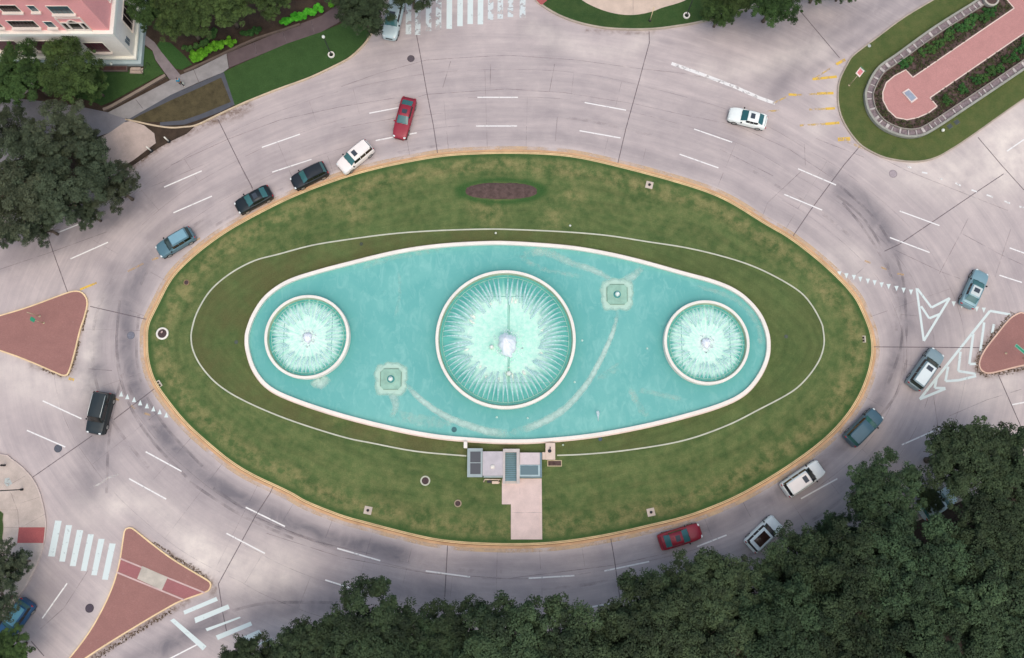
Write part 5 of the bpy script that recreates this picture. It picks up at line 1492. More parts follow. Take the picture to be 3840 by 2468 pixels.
def lamp(base, h, label, globe=True, ring=True, lean=(0, 0), arm=None):
    c = at(base[0], base[1], LZ)
    t = thing("street_lamp", label, "street lamp", (c[0], c[1], LZ - .02), 0)
    if ring: raw("planter_ring", *lathe_v([(.40, 0), (.40, .22), (.27, .22), (.25, .05)], 24), WHITE, t, smooth=True, sharp=40)
    raw("post", *tube_v([(0, 0, 0), (0, 0, .35), (0, 0, .36), (0, 0, h)], [.13, .11, .06, .045], 10), IRON, t, smooth=True)
    if globe:
        raw("lamp_globe", *lathe_v([(.02, h - .05), (.14, h), (.19, h + .15), (.15, h + .30), (.01, h + .38)], 16), M("frosted lamp globe", (226, 228, 224), .3, 0), t, smooth=True)
    if arm:
        for (dx, dy) in arm:
            raw("arm", *tube_v([(0, 0, h - .1), (dx * .5, dy * .5, h + .15), (dx, dy, h)], .04, 6), IRON, t, smooth=True)
            raw("lamp_head", *lathe_v([(.01, h - .1), (.2, h - .05), (.16, h + .08), (.01, h + .12)], 14, dx, dy), M("frosted lamp globe", (0, 0, 0)), t, smooth=True)
    return t
lamp((1243, 207), 4.0, "black lamp post with a white globe on the grass by the upper left kerb")
lamp((2574, 60), 4.2, "black lamp post in a white ring on the upper middle lawn")
lamp((2692, 52), 4.0, "lamp post half hidden by the tree on the upper middle lawn")
lamp((84, 1836), 7.0, "black lamp post on the lower left corner pavement", globe=False, ring=False, arm=[(-1.2, 0)])
t = thing("pole", "slim cream pole standing on the grass by the upper middle plaza", "pole", (*at(2437, 78, LZ), LZ))
raw("post", *tube_v([(0, 0, 0), (0, 0, 2.9)], .055, 8), M("cream pole", (222, 200, 164), .6, .05), t, smooth=True)
raw("base", *lathe_v([(.16, 0), (.15, .12), (.06, .16)], 12), IRON, t)
t = thing("bollard", "small black bollard on the lower left corner pavement", "bollard", (*at(19, 1745, LZ), LZ))
raw("post", *lathe_v([(.10, 0), (.10, .6), (.12, .66), (.08, .76), (.01, .78)], 12), IRON, t, smooth=True)
for (px, py, lb) in ((633, 530, "right one of two white marker posts with black feet near the driveway"), (567, 566, "left one of two white marker posts with black feet near the driveway")):
    t = thing("marker_post", lb, "marker post", (*at(px, py, LZ), LZ - .02), 0, "white marker posts by the driveway")
    raw("foot", *lathe_v([(.22, 0), (.2, .1), (.08, .16), (.01, .17)], 12), IRON, t, smooth=True)
    raw("post", *tube_v([(0, 0, .1), (-.05, .03, 1.15)], .085, 8), M("white plastic", (236, 232, 226), .5, .03), t, smooth=True)
spot(3534, 490, .2, "white ball light on the grass outside the curved planter wall")
for px, py, lb in ((3562, 474, "dark square utility lid nearest the white ball light"), (3588, 458, "dark square utility lid farther from the white ball light")):
    t = thing("utility_lid", lb, "utility lid", (*at(px, py, LZ), LZ - .01), .6, "square utility lids in the median grass")
    bevel_obj(raw("lid", *box(-.3, .3, -.22, .22, 0, .03), M("dark lid", (78, 84, 84), .7, .1), t), .01)
    raw("rim", *merge(box(-.34, .34, -.26, -.22, 0, .02), box(-.34, .34, .22, .26, 0, .02)), M("lid rim", (104, 108, 100)), t)
t = thing("utility_lid", "small pale lid in the grass along the upper edge of the garden median", "utility lid", (*at(3260, 172, LZ), LZ - .01), .5, None)
raw("lid", *lathe_v([(.2, 0), (.2, .03), (.01, .04)], 14), M("pale lid", (176, 178, 182)), t)
t = thing("stone_urn", "round pale stone planter at the upper end of the garden median's wall", "planter", (*at(3708, 6, .3), LZ))
raw("bowl", *lathe_v([(.7, 0), (.86, .3), (.9, .75), (.72, .78), (.66, .5), (.02, .45)], 28), M("urn stone", (186, 178, 172), .8, .1), t, smooth=True, sharp=40)
raw("soil", *lathe_v([(.67, .62), (.01, .66)], 20), MULCH, t)

# ================================================================== pink building
Xe, Ys = -44.5, 32.3
bd = thing("building", "pink upper storeys on a white ground floor, corner building in the upper left", "building", (-50, 40, 0))
PINKW = M("pink stucco", (226, 140, 144), 0.85, 0.06, 0.5, k=1.5)
WTR = M("white trim", (238, 226, 222), 0.7, 0.05, 0.8, k=1.15)
WGF = M("white ground floor wall", (230, 222, 220), 0.75, 0.06, 0.6, k=1.15)
LBL = M("pale blue ledge", (176, 190, 198), 0.7, 0.08)
def bb(name, *a, mat=WTR): return partw(name, *box(*a), mat, bd)
bb("wall", -95, Xe - .14, Ys + .14, 75, 6.8, 16.0, mat=PINKW)
bb("ground_floor_wall", -95, Xe, Ys, 75.0, 1.30, 6.0, mat=WGF)
bb("cornice", -95, Xe + .16, Ys - .16, 75.1, 6.003, 6.45)
bb("cornice", -95, Xe + .30, Ys - .30, 75.2, 6.45, 6.8, mat=WTR)
bb("ledge", -95, Xe + .28, Ys - .28, 75.2, 1.0, 1.297)
bb("plinth", -95, Xe + .62, Ys - .62, 75.3, 0.05, .72, mat=LBL)
bb("plinth", -95, Xe + .20, Ys - .20, 75.25, .72, .998, mat=LBL)
bb("roof", -95.3, Xe + .1, Ys - .1, 75.4, 16.0, 16.4)
bb("parapet", -95.3, Xe + .1, Ys - .1, Ys + .3, 16.402, 17.0)
Z4 = lambda *p: tl(0, 0, 4.2786, *p)
WGL = M("window glass dark", (48, 42, 44), 0.12, 0.15, 2, spec=.6)
WGB = M("window glass blue", (70, 90, 100), 0.12, 0.1, 2, spec=.6)
SILL = M("sill white", (238, 224, 220), .7, .04)
def swin(x0, x1, yt, yb, Yw, glass, shutters=0, sill=True, frame=WTR, mull=0):
    """window on the south wall from the photo's top-left, top-right and bottom readings"""
    a = on_y(*Z4((x0, yt))[0], Yw); b = on_y(*Z4((x1, yt))[0], Yw)
    z1 = a[1]; X0, X1 = a[0], b[0]
    z0 = on_y(*Z4(((x0 + x1) / 2, yb))[0], Yw)[1]
    w = partw("window", *merge(box(X0 - .06, X0, Yw - .05, Yw + .05, z0, z1), box(X1, X1 + .06, Yw - .05, Yw + .05, z0, z1), box(X0 - .06, X1 + .06, Yw - .05, Yw + .05, z1, z1 + .06)), frame, bd)
    g = partw("pane", *box(X0, X1, Yw - .012, Yw + .05, z0, z1), glass, bd); g.parent = w
    if mull:
        ms = [box(X0 + (X1 - X0) * k / (mull + 1) - .025, X0 + (X1 - X0) * k / (mull + 1) + .025, Yw - .03, Yw - .013, z0, z1) for k in range(1, mull + 1)] + [box(X0, X1, Yw - .028, Yw - .014, (z0 + z1) / 2 - .02, (z0 + z1) / 2 + .02)]
        m_ = partw("mullion", *merge(*ms), M("dark mullion", (84, 70, 68)), bd); m_.parent = w
    if sill:
        s_ = partw("sill", *box(X0 - .15, X1 + .15, Yw - .32, Yw + .05, z0 - .16, z0), SILL, bd); s_.parent = w
    return X0, X1, z0, z1
Yp = Ys + .14
swin(-60, 240, 82, 185, Yp, WGL, mull=5)
swin(425, 538, 88, 178, Yp, WGB)
swin(735, 1078, 96, 215, Yp, WGB, mull=3)
swin(95, 528, 332, 434, Yp, WGL, mull=6)
swin(690, 818, 345, 432, Yp, WGB)
swin(-500, -160, 82, 185, Yp, WGL, mull=5)
swin(-420, -60, 332, 434, Yp, WGL, mull=5)
for X0_, w_ in ((-47.6, 1.9), (-50.2, .7), (-54.2, 2.2), (-58.4, .7), (-62.6, 2.2), (-67, .7), (-71, 2.2)):
    w = partw("window", *merge(box(X0_ - .07, X0_, Yp - .05, Yp + .05, 13.4, 14.7), box(X0_ + w_, X0_ + w_ + .07, Yp - .05, Yp + .05, 13.4, 14.7), box(X0_ - .07, X0_ + w_ + .07, Yp - .05, Yp + .05, 14.7, 14.77), box(X0_ - .15, X0_ + w_ + .15, Yp - .32, Yp + .05, 13.24, 13.4)), WTR, bd)
    g = partw("pane", *box(X0_, X0_ + w_, Yp - .012, Yp + .05, 13.4, 14.7), WGB, bd); g.parent = w
# arched triple window in a white surround
a = on_y(*Z4((865, 270))[0], Yp); b = on_y(*Z4((1290, 275))[0], Yp); z1 = a[1]; z0 = 6.8
sx0, sx1 = a[0], b[0]
bw = partw("bay_window", *merge(box(sx0, sx0 + .14, Yp - .16, Yp + .02, z0, z1), box(sx1 - .14, sx1, Yp - .16, Yp + .02, z0, z1), box(sx0 + .14, sx1 - .14, Yp - .16, Yp + .02, z1 - .12, z1),
           box(sx0 + .14, sx1 - .14, Yp - .12, Yp + .02, z0, z0 + .3), box(sx0 + .14, sx1 - .14, Yp - .10, Yp + .02, z0 + 1.55, z0 + 1.72),
           box(sx0 + .62, sx0 + .80, Yp - .11, Yp + .02, z0 + .3, z0 + 1.55), box(sx1 - .80, sx1 - .62, Yp - .11, Yp + .02, z0 + .3, z0 + 1.55),
           *[box(sx0 + .14 + (sx1 - sx0 - .28) * u0, sx0 + .14 + (sx1 - sx0 - .28) * u1, Yp - .09, Yp + .02, z0 + 1.72, z0 + 1.72 + hh) for u0, u1, hh in ((.3, .7, .16), (.36, .64, .30), (.44, .56, .40))]), SILL, bd)
pn = partw("pane", *merge(box(sx0 + .14, sx0 + .62, Yp - .02, Yp + .02, z0 + .3, z0 + 1.55), box(sx0 + .80, sx1 - .80, Yp - .02, Yp + .02, z0 + .3, z0 + 1.55), box(sx1 - .62, sx1 - .14, Yp - .02, Yp + .02, z0 + .3, z0 + 1.55)), WGL, bd); pn.parent = bw
# ground floor south windows
MAR = M("maroon shop window", (92, 58, 68), .2, .2, 3)
def gwin(x0, x1, yt, yb, mull=3): swin(x0, x1, yt, yb, Ys, MAR, mull=mull, frame=WTR)
gwin(1320, 1640, 684, 830, 2)
gwin(440, 820, 655, 810, 4)
gwin(-160, 220, 655, 810, 4)
# east face
def ewin(Y0, Y1, z0, z1, Xw, glass, mull=1):
    w = partw("window", *merge(box(Xw - .04, Xw + .08, Y0 - .1, Y0, z0, z1), box(Xw - .04, Xw + .08, Y1, Y1 + .1, z0, z1), box(Xw - .04, Xw + .08, Y0 - .1, Y1 + .1, z1, z1 + .1), box(Xw - .04, Xw + .2, Y0 - .16, Y1 + .16, z0 - .14, z0)), SILL, bd)
    g = partw("pane", *box(Xw - .04, Xw + .012, Y0, Y1, z0, z1), glass, bd); g.parent = w
    if mull:
        m_ = partw("mullion", *merge(*[box(Xw + .013, Xw + .03, Y0 + (Y1 - Y0) * k / (mull + 1) - .03, Y0 + (Y1 - Y0) * k / (mull + 1) + .03, z0, z1) for k in range(1, mull + 1)]), SILL, bd); m_.parent = w
for y in (35.6, 40.0, 44.5): ewin(y, y + 1.7, 7.4, 9.4, Xe - .14, WGL); 
for y in (35.6, 40.0, 44.5): ewin(y, y + 1.7, 10.8, 12.6, Xe - .14, WGB)
ewin(35.0, 37.6, 2.2, 4.6, Xe, WGL, 2); ewin(39.0, 42.5, 2.2, 4.6, Xe, WGL, 3); ewin(44.0, 47.5, 2.2, 4.6, Xe, WGL, 3)
vt = partw("vent_grille", *merge(box(Xe, Xe + .06, 32.9, 33.25, 2.6, 3.6), box(Xe, Xe + .06, 33.35, 33.7, 2.6, 3.4)), M("blue grey louvre", (112, 122, 134)), bd)
c = at(418, 240, .8); o = thing("wall_lamp", "small white lamp on the ledge under the pink building's corner", "lamp", (c[0], Ys - .75, .72))
raw("lamp_globe", *lathe_v([(.02, 0), (.13, .06), (.15, .18), (.08, .3), (.01, .32)], 12), M("frosted lamp globe", (0, 0, 0)), o, smooth=True); raw("bracket", *box(-.03, .03, 0, .3, -.02, .03), IRON, o)
# small steps and railing at the corner
t = thing("corner_steps", "small grey steps with a dark rail at the foot of the building's corner", "steps", (Xe + .2, Ys - 1.0, .02))
raw("step", *merge(box(-1.0, .5, -.6, .05, 0, .3), box(-.8, .3, -.3, .05, .3, .5)), M("step stone", (178, 160, 152), .8, .1), t)
raw("railing", *merge(tube_v([(.6, -.7, 0), (.6, -.7, .9)], .03, 6), tube_v([(.6, -.7, .9), (1.1, -.2, .9), (1.2, .5, .9)], .03, 6), tube_v([(1.2, .5, 0), (1.2, .5, .9)], .03, 6)), IRON, t)
t = thing("shop_planter", "narrow planter of dark plants along the foot of the pink building", "planter", (Xe - 4, Ys - 1.05, .02))
raw("trough", *box(-3.2, 2.9, -.3, .3, 0, .45), M("brown trough", (120, 104, 100), .8, .1), t)
raw("soil", *box(-3.1, 2.8, -.22, .22, .45, .48), M("maroon soil", (84, 58, 56), .9, .3, 3), t)

# ================================================================== foliage
def leaf_mat(name, lo, hi, tint=(0, 0, 0)):
    m, nt, bs = new_mat(name)
    p = wpos(nt)
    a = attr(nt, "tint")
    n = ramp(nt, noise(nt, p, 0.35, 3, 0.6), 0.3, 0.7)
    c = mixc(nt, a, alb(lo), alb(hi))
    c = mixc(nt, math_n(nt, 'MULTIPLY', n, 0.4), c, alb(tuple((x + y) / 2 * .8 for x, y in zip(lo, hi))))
    nt.links.new(c, bs.inputs["Base Color"])
    oi = nt.nodes.new("ShaderNodeObjectInfo")
    hs_ = nt.nodes.new("ShaderNodeHueSaturation")
    nt.links.new(ramp(nt, oi.outputs["Random"], 0, 1, 0.70, 1.12), hs_.inputs["Value"])
    r2 = math_n(nt, 'FRACT', math_n(nt, 'MULTIPLY', oi.outputs["Random"], 7.13), 0)
    nt.links.new(ramp(nt, r2, 0, 1, 0.485, 0.525), hs_.inputs["Hue"])
    nt.links.new(c, hs_.inputs["Color"]); nt.links.new(hs_.outputs[0], bs.inputs["Base Color"])
    bs.inputs["Roughness"].default_value = 0.75
    bs.inputs["Specular IOR Level"].default_value = 0.12
    try: bs.inputs["Transmission Weight"].default_value = 0
    except Exception: pass
    return m

def leaf_cloud(centres, radii, tints, per, size, flat=.75, seed=0, shell=.3):
    """quads scattered through each clump; returns arrays"""
    r = np.random.default_rng(seed)
    C = np.repeat(centres, per, 0); RR = np.repeat(radii, per); TT = np.repeat(tints, per)
    n = len(C)
    d = r.normal(size=(n, 3)); d /= np.linalg.norm(d, axis=1)[:, None]
    d[:, 2] = np.abs(d[:, 2]) * np.where(r.random(n) < .78, 1, -1)
    q = shell + (1 - shell) * r.random(n) ** .6
    pos = C + d * (RR * q)[:, None] * np.array([1, 1, flat])
    nr = d * .75 + r.normal(size=(n, 3)) * .30 + np.array([0, 0, .5])
    nr /= np.linalg.norm(nr, axis=1)[:, None]
    u = np.cross(nr, r.normal(size=(n, 3))); u /= np.linalg.norm(u, axis=1)[:, None]
    v = np.cross(nr, u)
    s = size * (.55 + .8 * r.random(n))
    a = pos - u * s[:, None] * .9; b = pos + v * s[:, None] * .55; c = pos + u * s[:, None] * .9; e = pos - v * s[:, None] * .55
    V = np.stack([a, b, c, e], 1).reshape(-1, 3)
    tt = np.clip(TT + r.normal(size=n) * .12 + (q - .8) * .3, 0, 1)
    return V, np.repeat(tt, 4)

def leaf_mesh(name, V, tint, mat):
    me = bpy.data.meshes.new(name); n = len(V)
    me.vertices.add(n); me.vertices.foreach_set("co", V.astype(np.float32).ravel())
    me.loops.add(n); me.loops.foreach_set("vertex_index", np.arange(n, dtype=np.int32))
    me.polygons.add(n // 4); me.polygons.foreach_set("loop_start", np.arange(0, n, 4, dtype=np.int32))
    me.update(calc_edges=True)
    x = me.attributes.new("tint", 'FLOAT', 'POINT'); x.data.foreach_set('value', tint.astype(np.float32))
    me.materials.append(mat)
    return me

R0 = 5.0
def crown(seed, ncl=150, per=170, leaf=.15, sparse=0.0, hz=.62, mat=None, name="crown"):
    r = np.random.default_rng(seed)
    lob = r.normal(size=(9, 3)); lob /= np.linalg.norm(lob, axis=1)[:, None]; lob[:, 2] = np.abs(lob[:, 2]) * .6
    la = r.uniform(.05, .42, 9)
    cs, rs, ts = [], [], []
    nb = ncl // 7
    for i in range(nb):
        z = 1 - 1.02 * (i + .5) / nb; ph = i * 2.39996 + r.uniform(-.35, .35)
        rr = math.sqrt(max(0, 1 - z * z)); d = np.array([rr * math.cos(ph), rr * math.sin(ph), z])
        k = .62 + sum(a * max(0, float(np.dot(d, l))) ** 6 for a, l in zip(la, lob)) + r.uniform(-.10, .12)
        if sparse and r.random() < sparse: continue
        B_ = d * R0 * min(k, .98) * np.array([1, 1, hz])
        br = R0 * r.uniform(.20, .30); tb = np.clip(.42 + .2 * r.normal(), 0, 1)
        out_ = np.array([d[0], d[1], .25]); out_ /= np.linalg.norm(out_)
        for q in range(11):
            e = r.normal(size=3); e /= np.linalg.norm(e); e[2] = abs(e[2]) * .6
            c_ = B_ + e * br * r.uniform(.35, 1.0) + out_ * br * r.uniform(-.3, .55)
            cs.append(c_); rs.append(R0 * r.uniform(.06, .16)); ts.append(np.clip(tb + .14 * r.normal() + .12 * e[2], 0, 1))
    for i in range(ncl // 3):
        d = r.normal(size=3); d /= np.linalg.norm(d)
        cs.append(d * R0 * r.uniform(.2, .62) * np.array([1, 1, hz * .7]) - np.array([0, 0, .6])); rs.append(R0 * r.uniform(.10, .17)); ts.append(.1)  # inner filler leaves tinted dark, the crown's inner shade put into their colour
    V, t_ = leaf_cloud(np.array(cs), np.array(rs), np.array(ts), per, leaf, seed=seed)
    V[:, 2] += 8.0
    return leaf_mesh(name, V, t_, mat)

def trunk_mesh(seed):
    r = random.Random(seed); ms = []
    ms.append(tube_v([(0, 0, 0), (.05, .02, 1.2), (-.05, .08, 2.6), (.1, .0, 4.2), (.1, .1, 6.5)], [.42, .33, .29, .22, .08], 9))
    for i in range(9):
        a = i * 2 * math.pi / 9 + r.uniform(-.3, .3); z = r.uniform(2.4, 4.6); q = r.uniform(2.6, 4.2); e = r.uniform(6.2, 8.6)
        m1 = (math.cos(a) * q * .45, math.sin(a) * q * .45, z + (e - z) * .55); end = (math.cos(a + .25) * q, math.sin(a + .25) * q, e)
        ms.append(tube_v([(.03, .03, z), m1, end], [.17, .11, .035], 6))
        for s in (-.5, .5):
            ms.append(tube_v([m1, (math.cos(a + s) * q * .9, math.sin(a + s) * q * .9, e + r.uniform(-.4, .8))], [.08, .02], 5))
    me = bpy.data.meshes.new("trunk"); V, Fc = merge(*ms); me.from_pydata(V, [], Fc); me.shade_smooth()
    me.materials.append(M("bark", (104, 92, 82), .9, .25, 3)); return me

LM_D = leaf_mat("oak leaves dark", (48, 57, 43), (86, 104, 74))
LM_G = leaf_mat("greyish oak leaves", (62, 70, 54), (102, 112, 90))
LM_L = leaf_mat("fresh oak leaves", (44, 58, 34), (86, 110, 62))
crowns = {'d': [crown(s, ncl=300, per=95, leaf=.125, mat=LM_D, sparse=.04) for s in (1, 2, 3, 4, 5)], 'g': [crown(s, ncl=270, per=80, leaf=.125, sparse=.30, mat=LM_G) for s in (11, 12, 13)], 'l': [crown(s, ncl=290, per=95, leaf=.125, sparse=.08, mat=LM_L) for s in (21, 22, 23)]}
trunks = [trunk_mesh(s) for s in (1, 2, 3)]
TR = random.Random(4)
def tree(kind, px, py, rpx, label, group, hs=1.0):
    s = rpx * .0283 / (R0 * 1.06) * (1.0 - (1234 - py) * -0.00006)
    hz = 8.0 * s * hs
    c = at(px, py, hz)
    t = thing("oak_tree" , label, "tree", (c[0], c[1], LZ - .05), TR.uniform(0, 6.28), group)
    for nm, me_ in (("crown", TR.choice(crowns[kind])), ("trunk", TR.choice(trunks))):
        o = bpy.data.objects.new(nm, me_); COL.objects.link(o); o.parent = t
    t.scale = (s, s, s * hs)
    return t
GB = "trees in the wood along the bottom and lower right"
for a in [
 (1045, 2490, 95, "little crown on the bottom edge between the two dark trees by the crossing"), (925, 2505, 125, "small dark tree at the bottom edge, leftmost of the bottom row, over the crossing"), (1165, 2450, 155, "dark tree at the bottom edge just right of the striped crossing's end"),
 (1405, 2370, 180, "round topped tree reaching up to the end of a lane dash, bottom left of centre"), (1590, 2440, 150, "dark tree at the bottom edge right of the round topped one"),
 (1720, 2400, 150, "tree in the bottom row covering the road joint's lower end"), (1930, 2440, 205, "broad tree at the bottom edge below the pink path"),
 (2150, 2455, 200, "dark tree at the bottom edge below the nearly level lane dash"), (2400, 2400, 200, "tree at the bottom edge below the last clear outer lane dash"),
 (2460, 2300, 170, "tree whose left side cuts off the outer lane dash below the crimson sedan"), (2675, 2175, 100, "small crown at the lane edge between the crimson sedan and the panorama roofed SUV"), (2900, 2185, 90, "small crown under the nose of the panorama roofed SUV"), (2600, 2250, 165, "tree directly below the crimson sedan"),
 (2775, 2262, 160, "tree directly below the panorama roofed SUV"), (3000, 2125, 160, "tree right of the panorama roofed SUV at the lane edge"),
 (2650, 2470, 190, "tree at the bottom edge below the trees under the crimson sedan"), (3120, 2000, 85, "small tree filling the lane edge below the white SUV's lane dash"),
 (3300, 1865, 155, "grey tinged tree jutting into the lane below the dusty blue SUV"), (3190, 2170, 190, "rich green tree in the wood left of the gap with the silver car"),
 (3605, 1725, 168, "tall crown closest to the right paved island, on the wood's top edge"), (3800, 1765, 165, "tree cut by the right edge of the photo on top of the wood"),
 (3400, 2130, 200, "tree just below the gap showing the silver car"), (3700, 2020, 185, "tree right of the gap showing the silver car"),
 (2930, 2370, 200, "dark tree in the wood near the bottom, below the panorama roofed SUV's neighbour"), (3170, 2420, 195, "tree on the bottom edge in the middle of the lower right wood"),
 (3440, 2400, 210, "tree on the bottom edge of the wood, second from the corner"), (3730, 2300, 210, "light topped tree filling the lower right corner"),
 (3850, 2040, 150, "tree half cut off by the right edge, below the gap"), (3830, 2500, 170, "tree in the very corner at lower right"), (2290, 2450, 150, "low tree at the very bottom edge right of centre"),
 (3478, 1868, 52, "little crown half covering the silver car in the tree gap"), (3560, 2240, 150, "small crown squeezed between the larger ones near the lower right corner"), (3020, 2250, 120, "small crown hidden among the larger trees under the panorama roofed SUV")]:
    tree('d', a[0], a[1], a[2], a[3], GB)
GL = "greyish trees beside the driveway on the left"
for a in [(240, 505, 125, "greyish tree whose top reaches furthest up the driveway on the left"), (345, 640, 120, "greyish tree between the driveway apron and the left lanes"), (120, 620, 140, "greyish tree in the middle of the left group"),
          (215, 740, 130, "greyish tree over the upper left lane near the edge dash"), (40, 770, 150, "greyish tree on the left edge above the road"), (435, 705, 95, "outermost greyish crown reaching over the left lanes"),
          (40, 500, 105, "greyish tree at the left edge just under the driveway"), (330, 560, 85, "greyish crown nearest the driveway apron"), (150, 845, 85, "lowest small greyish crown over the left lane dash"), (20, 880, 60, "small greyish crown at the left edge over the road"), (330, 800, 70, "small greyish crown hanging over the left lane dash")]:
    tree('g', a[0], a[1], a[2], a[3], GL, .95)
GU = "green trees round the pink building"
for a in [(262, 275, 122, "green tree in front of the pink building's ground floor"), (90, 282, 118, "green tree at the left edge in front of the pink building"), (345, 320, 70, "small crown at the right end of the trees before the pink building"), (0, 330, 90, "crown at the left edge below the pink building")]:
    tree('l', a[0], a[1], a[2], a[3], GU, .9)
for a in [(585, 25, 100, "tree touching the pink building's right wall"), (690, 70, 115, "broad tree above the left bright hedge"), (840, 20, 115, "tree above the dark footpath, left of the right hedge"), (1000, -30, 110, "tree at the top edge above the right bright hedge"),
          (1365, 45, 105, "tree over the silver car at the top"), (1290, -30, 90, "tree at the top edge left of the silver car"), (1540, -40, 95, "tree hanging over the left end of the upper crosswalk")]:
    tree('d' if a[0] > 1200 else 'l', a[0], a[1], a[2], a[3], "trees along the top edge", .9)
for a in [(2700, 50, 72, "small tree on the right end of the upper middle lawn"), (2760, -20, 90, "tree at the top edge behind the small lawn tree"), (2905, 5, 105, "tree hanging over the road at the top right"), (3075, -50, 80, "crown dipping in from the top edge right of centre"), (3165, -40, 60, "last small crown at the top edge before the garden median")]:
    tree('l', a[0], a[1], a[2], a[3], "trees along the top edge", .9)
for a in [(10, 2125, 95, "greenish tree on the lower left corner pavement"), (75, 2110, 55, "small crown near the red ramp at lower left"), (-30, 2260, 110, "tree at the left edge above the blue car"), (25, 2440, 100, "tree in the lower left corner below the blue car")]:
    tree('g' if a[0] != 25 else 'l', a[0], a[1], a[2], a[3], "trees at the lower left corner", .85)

# hedges
HB = leaf_mat("bright hedge leaves", (76, 150, 34), (124, 204, 62))
HD = leaf_mat("dark shrub leaves", (46, 74, 38), (84, 116, 62))
def hedge(pts, w, h, label, mat, seed, name="hedge", cat="hedge", per=260, leaf=.09):
    q = resample(cr(ats(pts, .4), False, 4), .22, False); c0 = q[len(q) // 2]
    r = np.random.default_rng(seed)
    cs = np.array([(x - c0[0] + r.normal() * w * .33, y - c0[1] + r.normal() * w * .33, h * r.uniform(.35, .75)) for x, y in q for _ in range(2)])
    rs = r.uniform(.2, .36, len(cs)) * (w / .7) ** .5
    V, t_ = leaf_cloud(cs, rs, np.clip(.5 + .25 * r.normal(size=len(cs)), 0, 1), per, leaf, seed=seed)
    t = thing(name, label, cat, (c0[0], c0[1], LZ))
    o = bpy.data.objects.new("foliage", leaf_mesh("foliage", V, t_, mat)); COL.objects.link(o); o.parent = t
    raw("stem", *merge(*[tube_v([(x - c0[0], y - c0[1], 0), (x - c0[0], y - c0[1], h * .6)], .03, 5) for x, y in q[::4]]), M("bark", (0, 0, 0)), t)
hedge(T(1, 0, (215, 545), (290, 505), (380, 460), (470, 415), (570, 385)), .75, .8, "bright green hedge by the footpath nearest the walker", HB, 31)
hedge(T(1, 0, (225, 540), (250, 555), (300, 500)), .9, .9, "bright green bush at the lower end of the left hedge", HB, 34, "bush", "bush")
hedge(T(1, 0, (1040, 205), (1120, 190), (1250, 140), (1390, 85)), .8, .8, "bright green hedge in the middle of the dark footpath's upper side", HB, 32)
hedge(T(1, 0, (1500, 20), (1520, -30), (1540, -90)), .8, .8, "bright green hedge at the top edge", HB, 33)
hedge(T(1, 0, (680, 320), (760, 290), (830, 280)), .6, .5, "duller green shrub between the two bright hedges", HD, 35, "bush", "bush")
hedge(T(1, 0, (130, 450), (250, 430), (350, 370), (420, 270)), .45, .5, "thin dark curved hedge under the trees right of the building", HD, 36)
# shrubs of the garden median
r = np.random.default_rng(5)
cs = r.normal(size=(16, 3)) * np.array([.35, .35, .12]) + np.array([0, 0, .3])
V, t_ = leaf_cloud(cs, r.uniform(.14, .28, 16), np.clip(.5 + .3 * r.normal(size=16), 0, 1), 110, .085, seed=5)
shm = leaf_mesh("foliage", V, t_, leaf_mat("garden shrub leaves", (52, 86, 46), (88, 124, 66)))
stm = bpy.data.meshes.new("stem"); v_, f_ = merge(*[tube_v([(0, 0, 0), (math.cos(a) * .3, math.sin(a) * .3, .35)], .02, 5) for a in (0, 1.2, 2.5, 3.8, 5)]); stm.from_pydata(v_, [], f_); stm.materials.append(M("bark", (0, 0, 0)))
up = [(470, 590), (530, 560), (640, 490), (720, 450), (790, 400), (870, 345), (905, 290), (980, 250), (1060, 240), (1120, 175), (1200, 160), (1260, 110), (1310, 70), (760, 470), (1000, 310)]
lo = [(870, 930), (1020, 825), (1140, 745), (1200, 720), (1285, 660), (1350, 640), (1425, 565), (1500, 530), (1560, 460), (1590, 400)]
place = ["leftmost", "second", "third", "fourth", "fifth", "sixth", "seventh", "eighth", "ninth", "tenth", "eleventh", "twelfth", "last"]
for grp, lst in (("upper", up[:13]), ("lower", lo)):
    for i, p_ in enumerate(lst):
        c = at(*T(5, 0, p_)[0], .3)
        word = place[i] if i < len(lst) - 1 else "last"
        t = thing("garden_shrub", "%s green shrub from the left in the %s bed beside the brick walk" % (word, grp) if word != "last" else "green shrub at the far right end of the %s bed beside the brick walk" % grp, "shrub", (c[0], c[1], LZ + .04), random.uniform(0, 6), "shrubs in the garden median")
        sc_ = random.uniform(.6, 1.05); t.scale = (sc_, sc_, sc_)
        for nm, m_ in (("foliage", shm), ("stem", stm)):
            o = bpy.data.objects.new(nm, m_); COL.objects.link(o); o.parent = t
# low ground cover in the beds and weeds at the kerbs, too many to count
def cover_stuff(name, poly, n, size, mat, z, label, seed, rad=.12, test=None):
    r = np.random.default_rng(seed); A_ = np.array(poly); lo_, hi_ = A_.min(0), A_.max(0)
    pts = lo_ + (hi_ - lo_) * r.random((n * 3, 2)); pts = pts[inside(pts, poly)]
    if test is not None: pts = pts[test(pts)]
    pts = pts[:n]
    V, t_ = leaf_cloud(np.column_stack([pts, np.full(len(pts), z)]), np.full(len(pts), rad), r.random(len(pts)), 10, size, flat=.5, seed=seed)
    o = bpy.data.objects.new(name, leaf_mesh(name, V, t_, mat)); COL.objects.link(o)
    tag(o, label, "ground cover"); o["kind"] = "stuff"; return o
far = lambda poly, d: (lambda q: ~inside(q, poly) & (dist_to(q, poly, True) > d))
WOc = list(WO)
bwt = BWP
cover_stuff("ground_cover", WOc, 3600, .07, leaf_mat("bed plants", (70, 58, 52), (92, 104, 66)), LZ + .12, "low brown and green plants covering the beds of the garden median", 51, .16,
            lambda q: ~inside(q, bwt) & (dist_to(q, bwt, True) > .25) & (dist_to(q, WOc, False) > 1.25))
wd = []
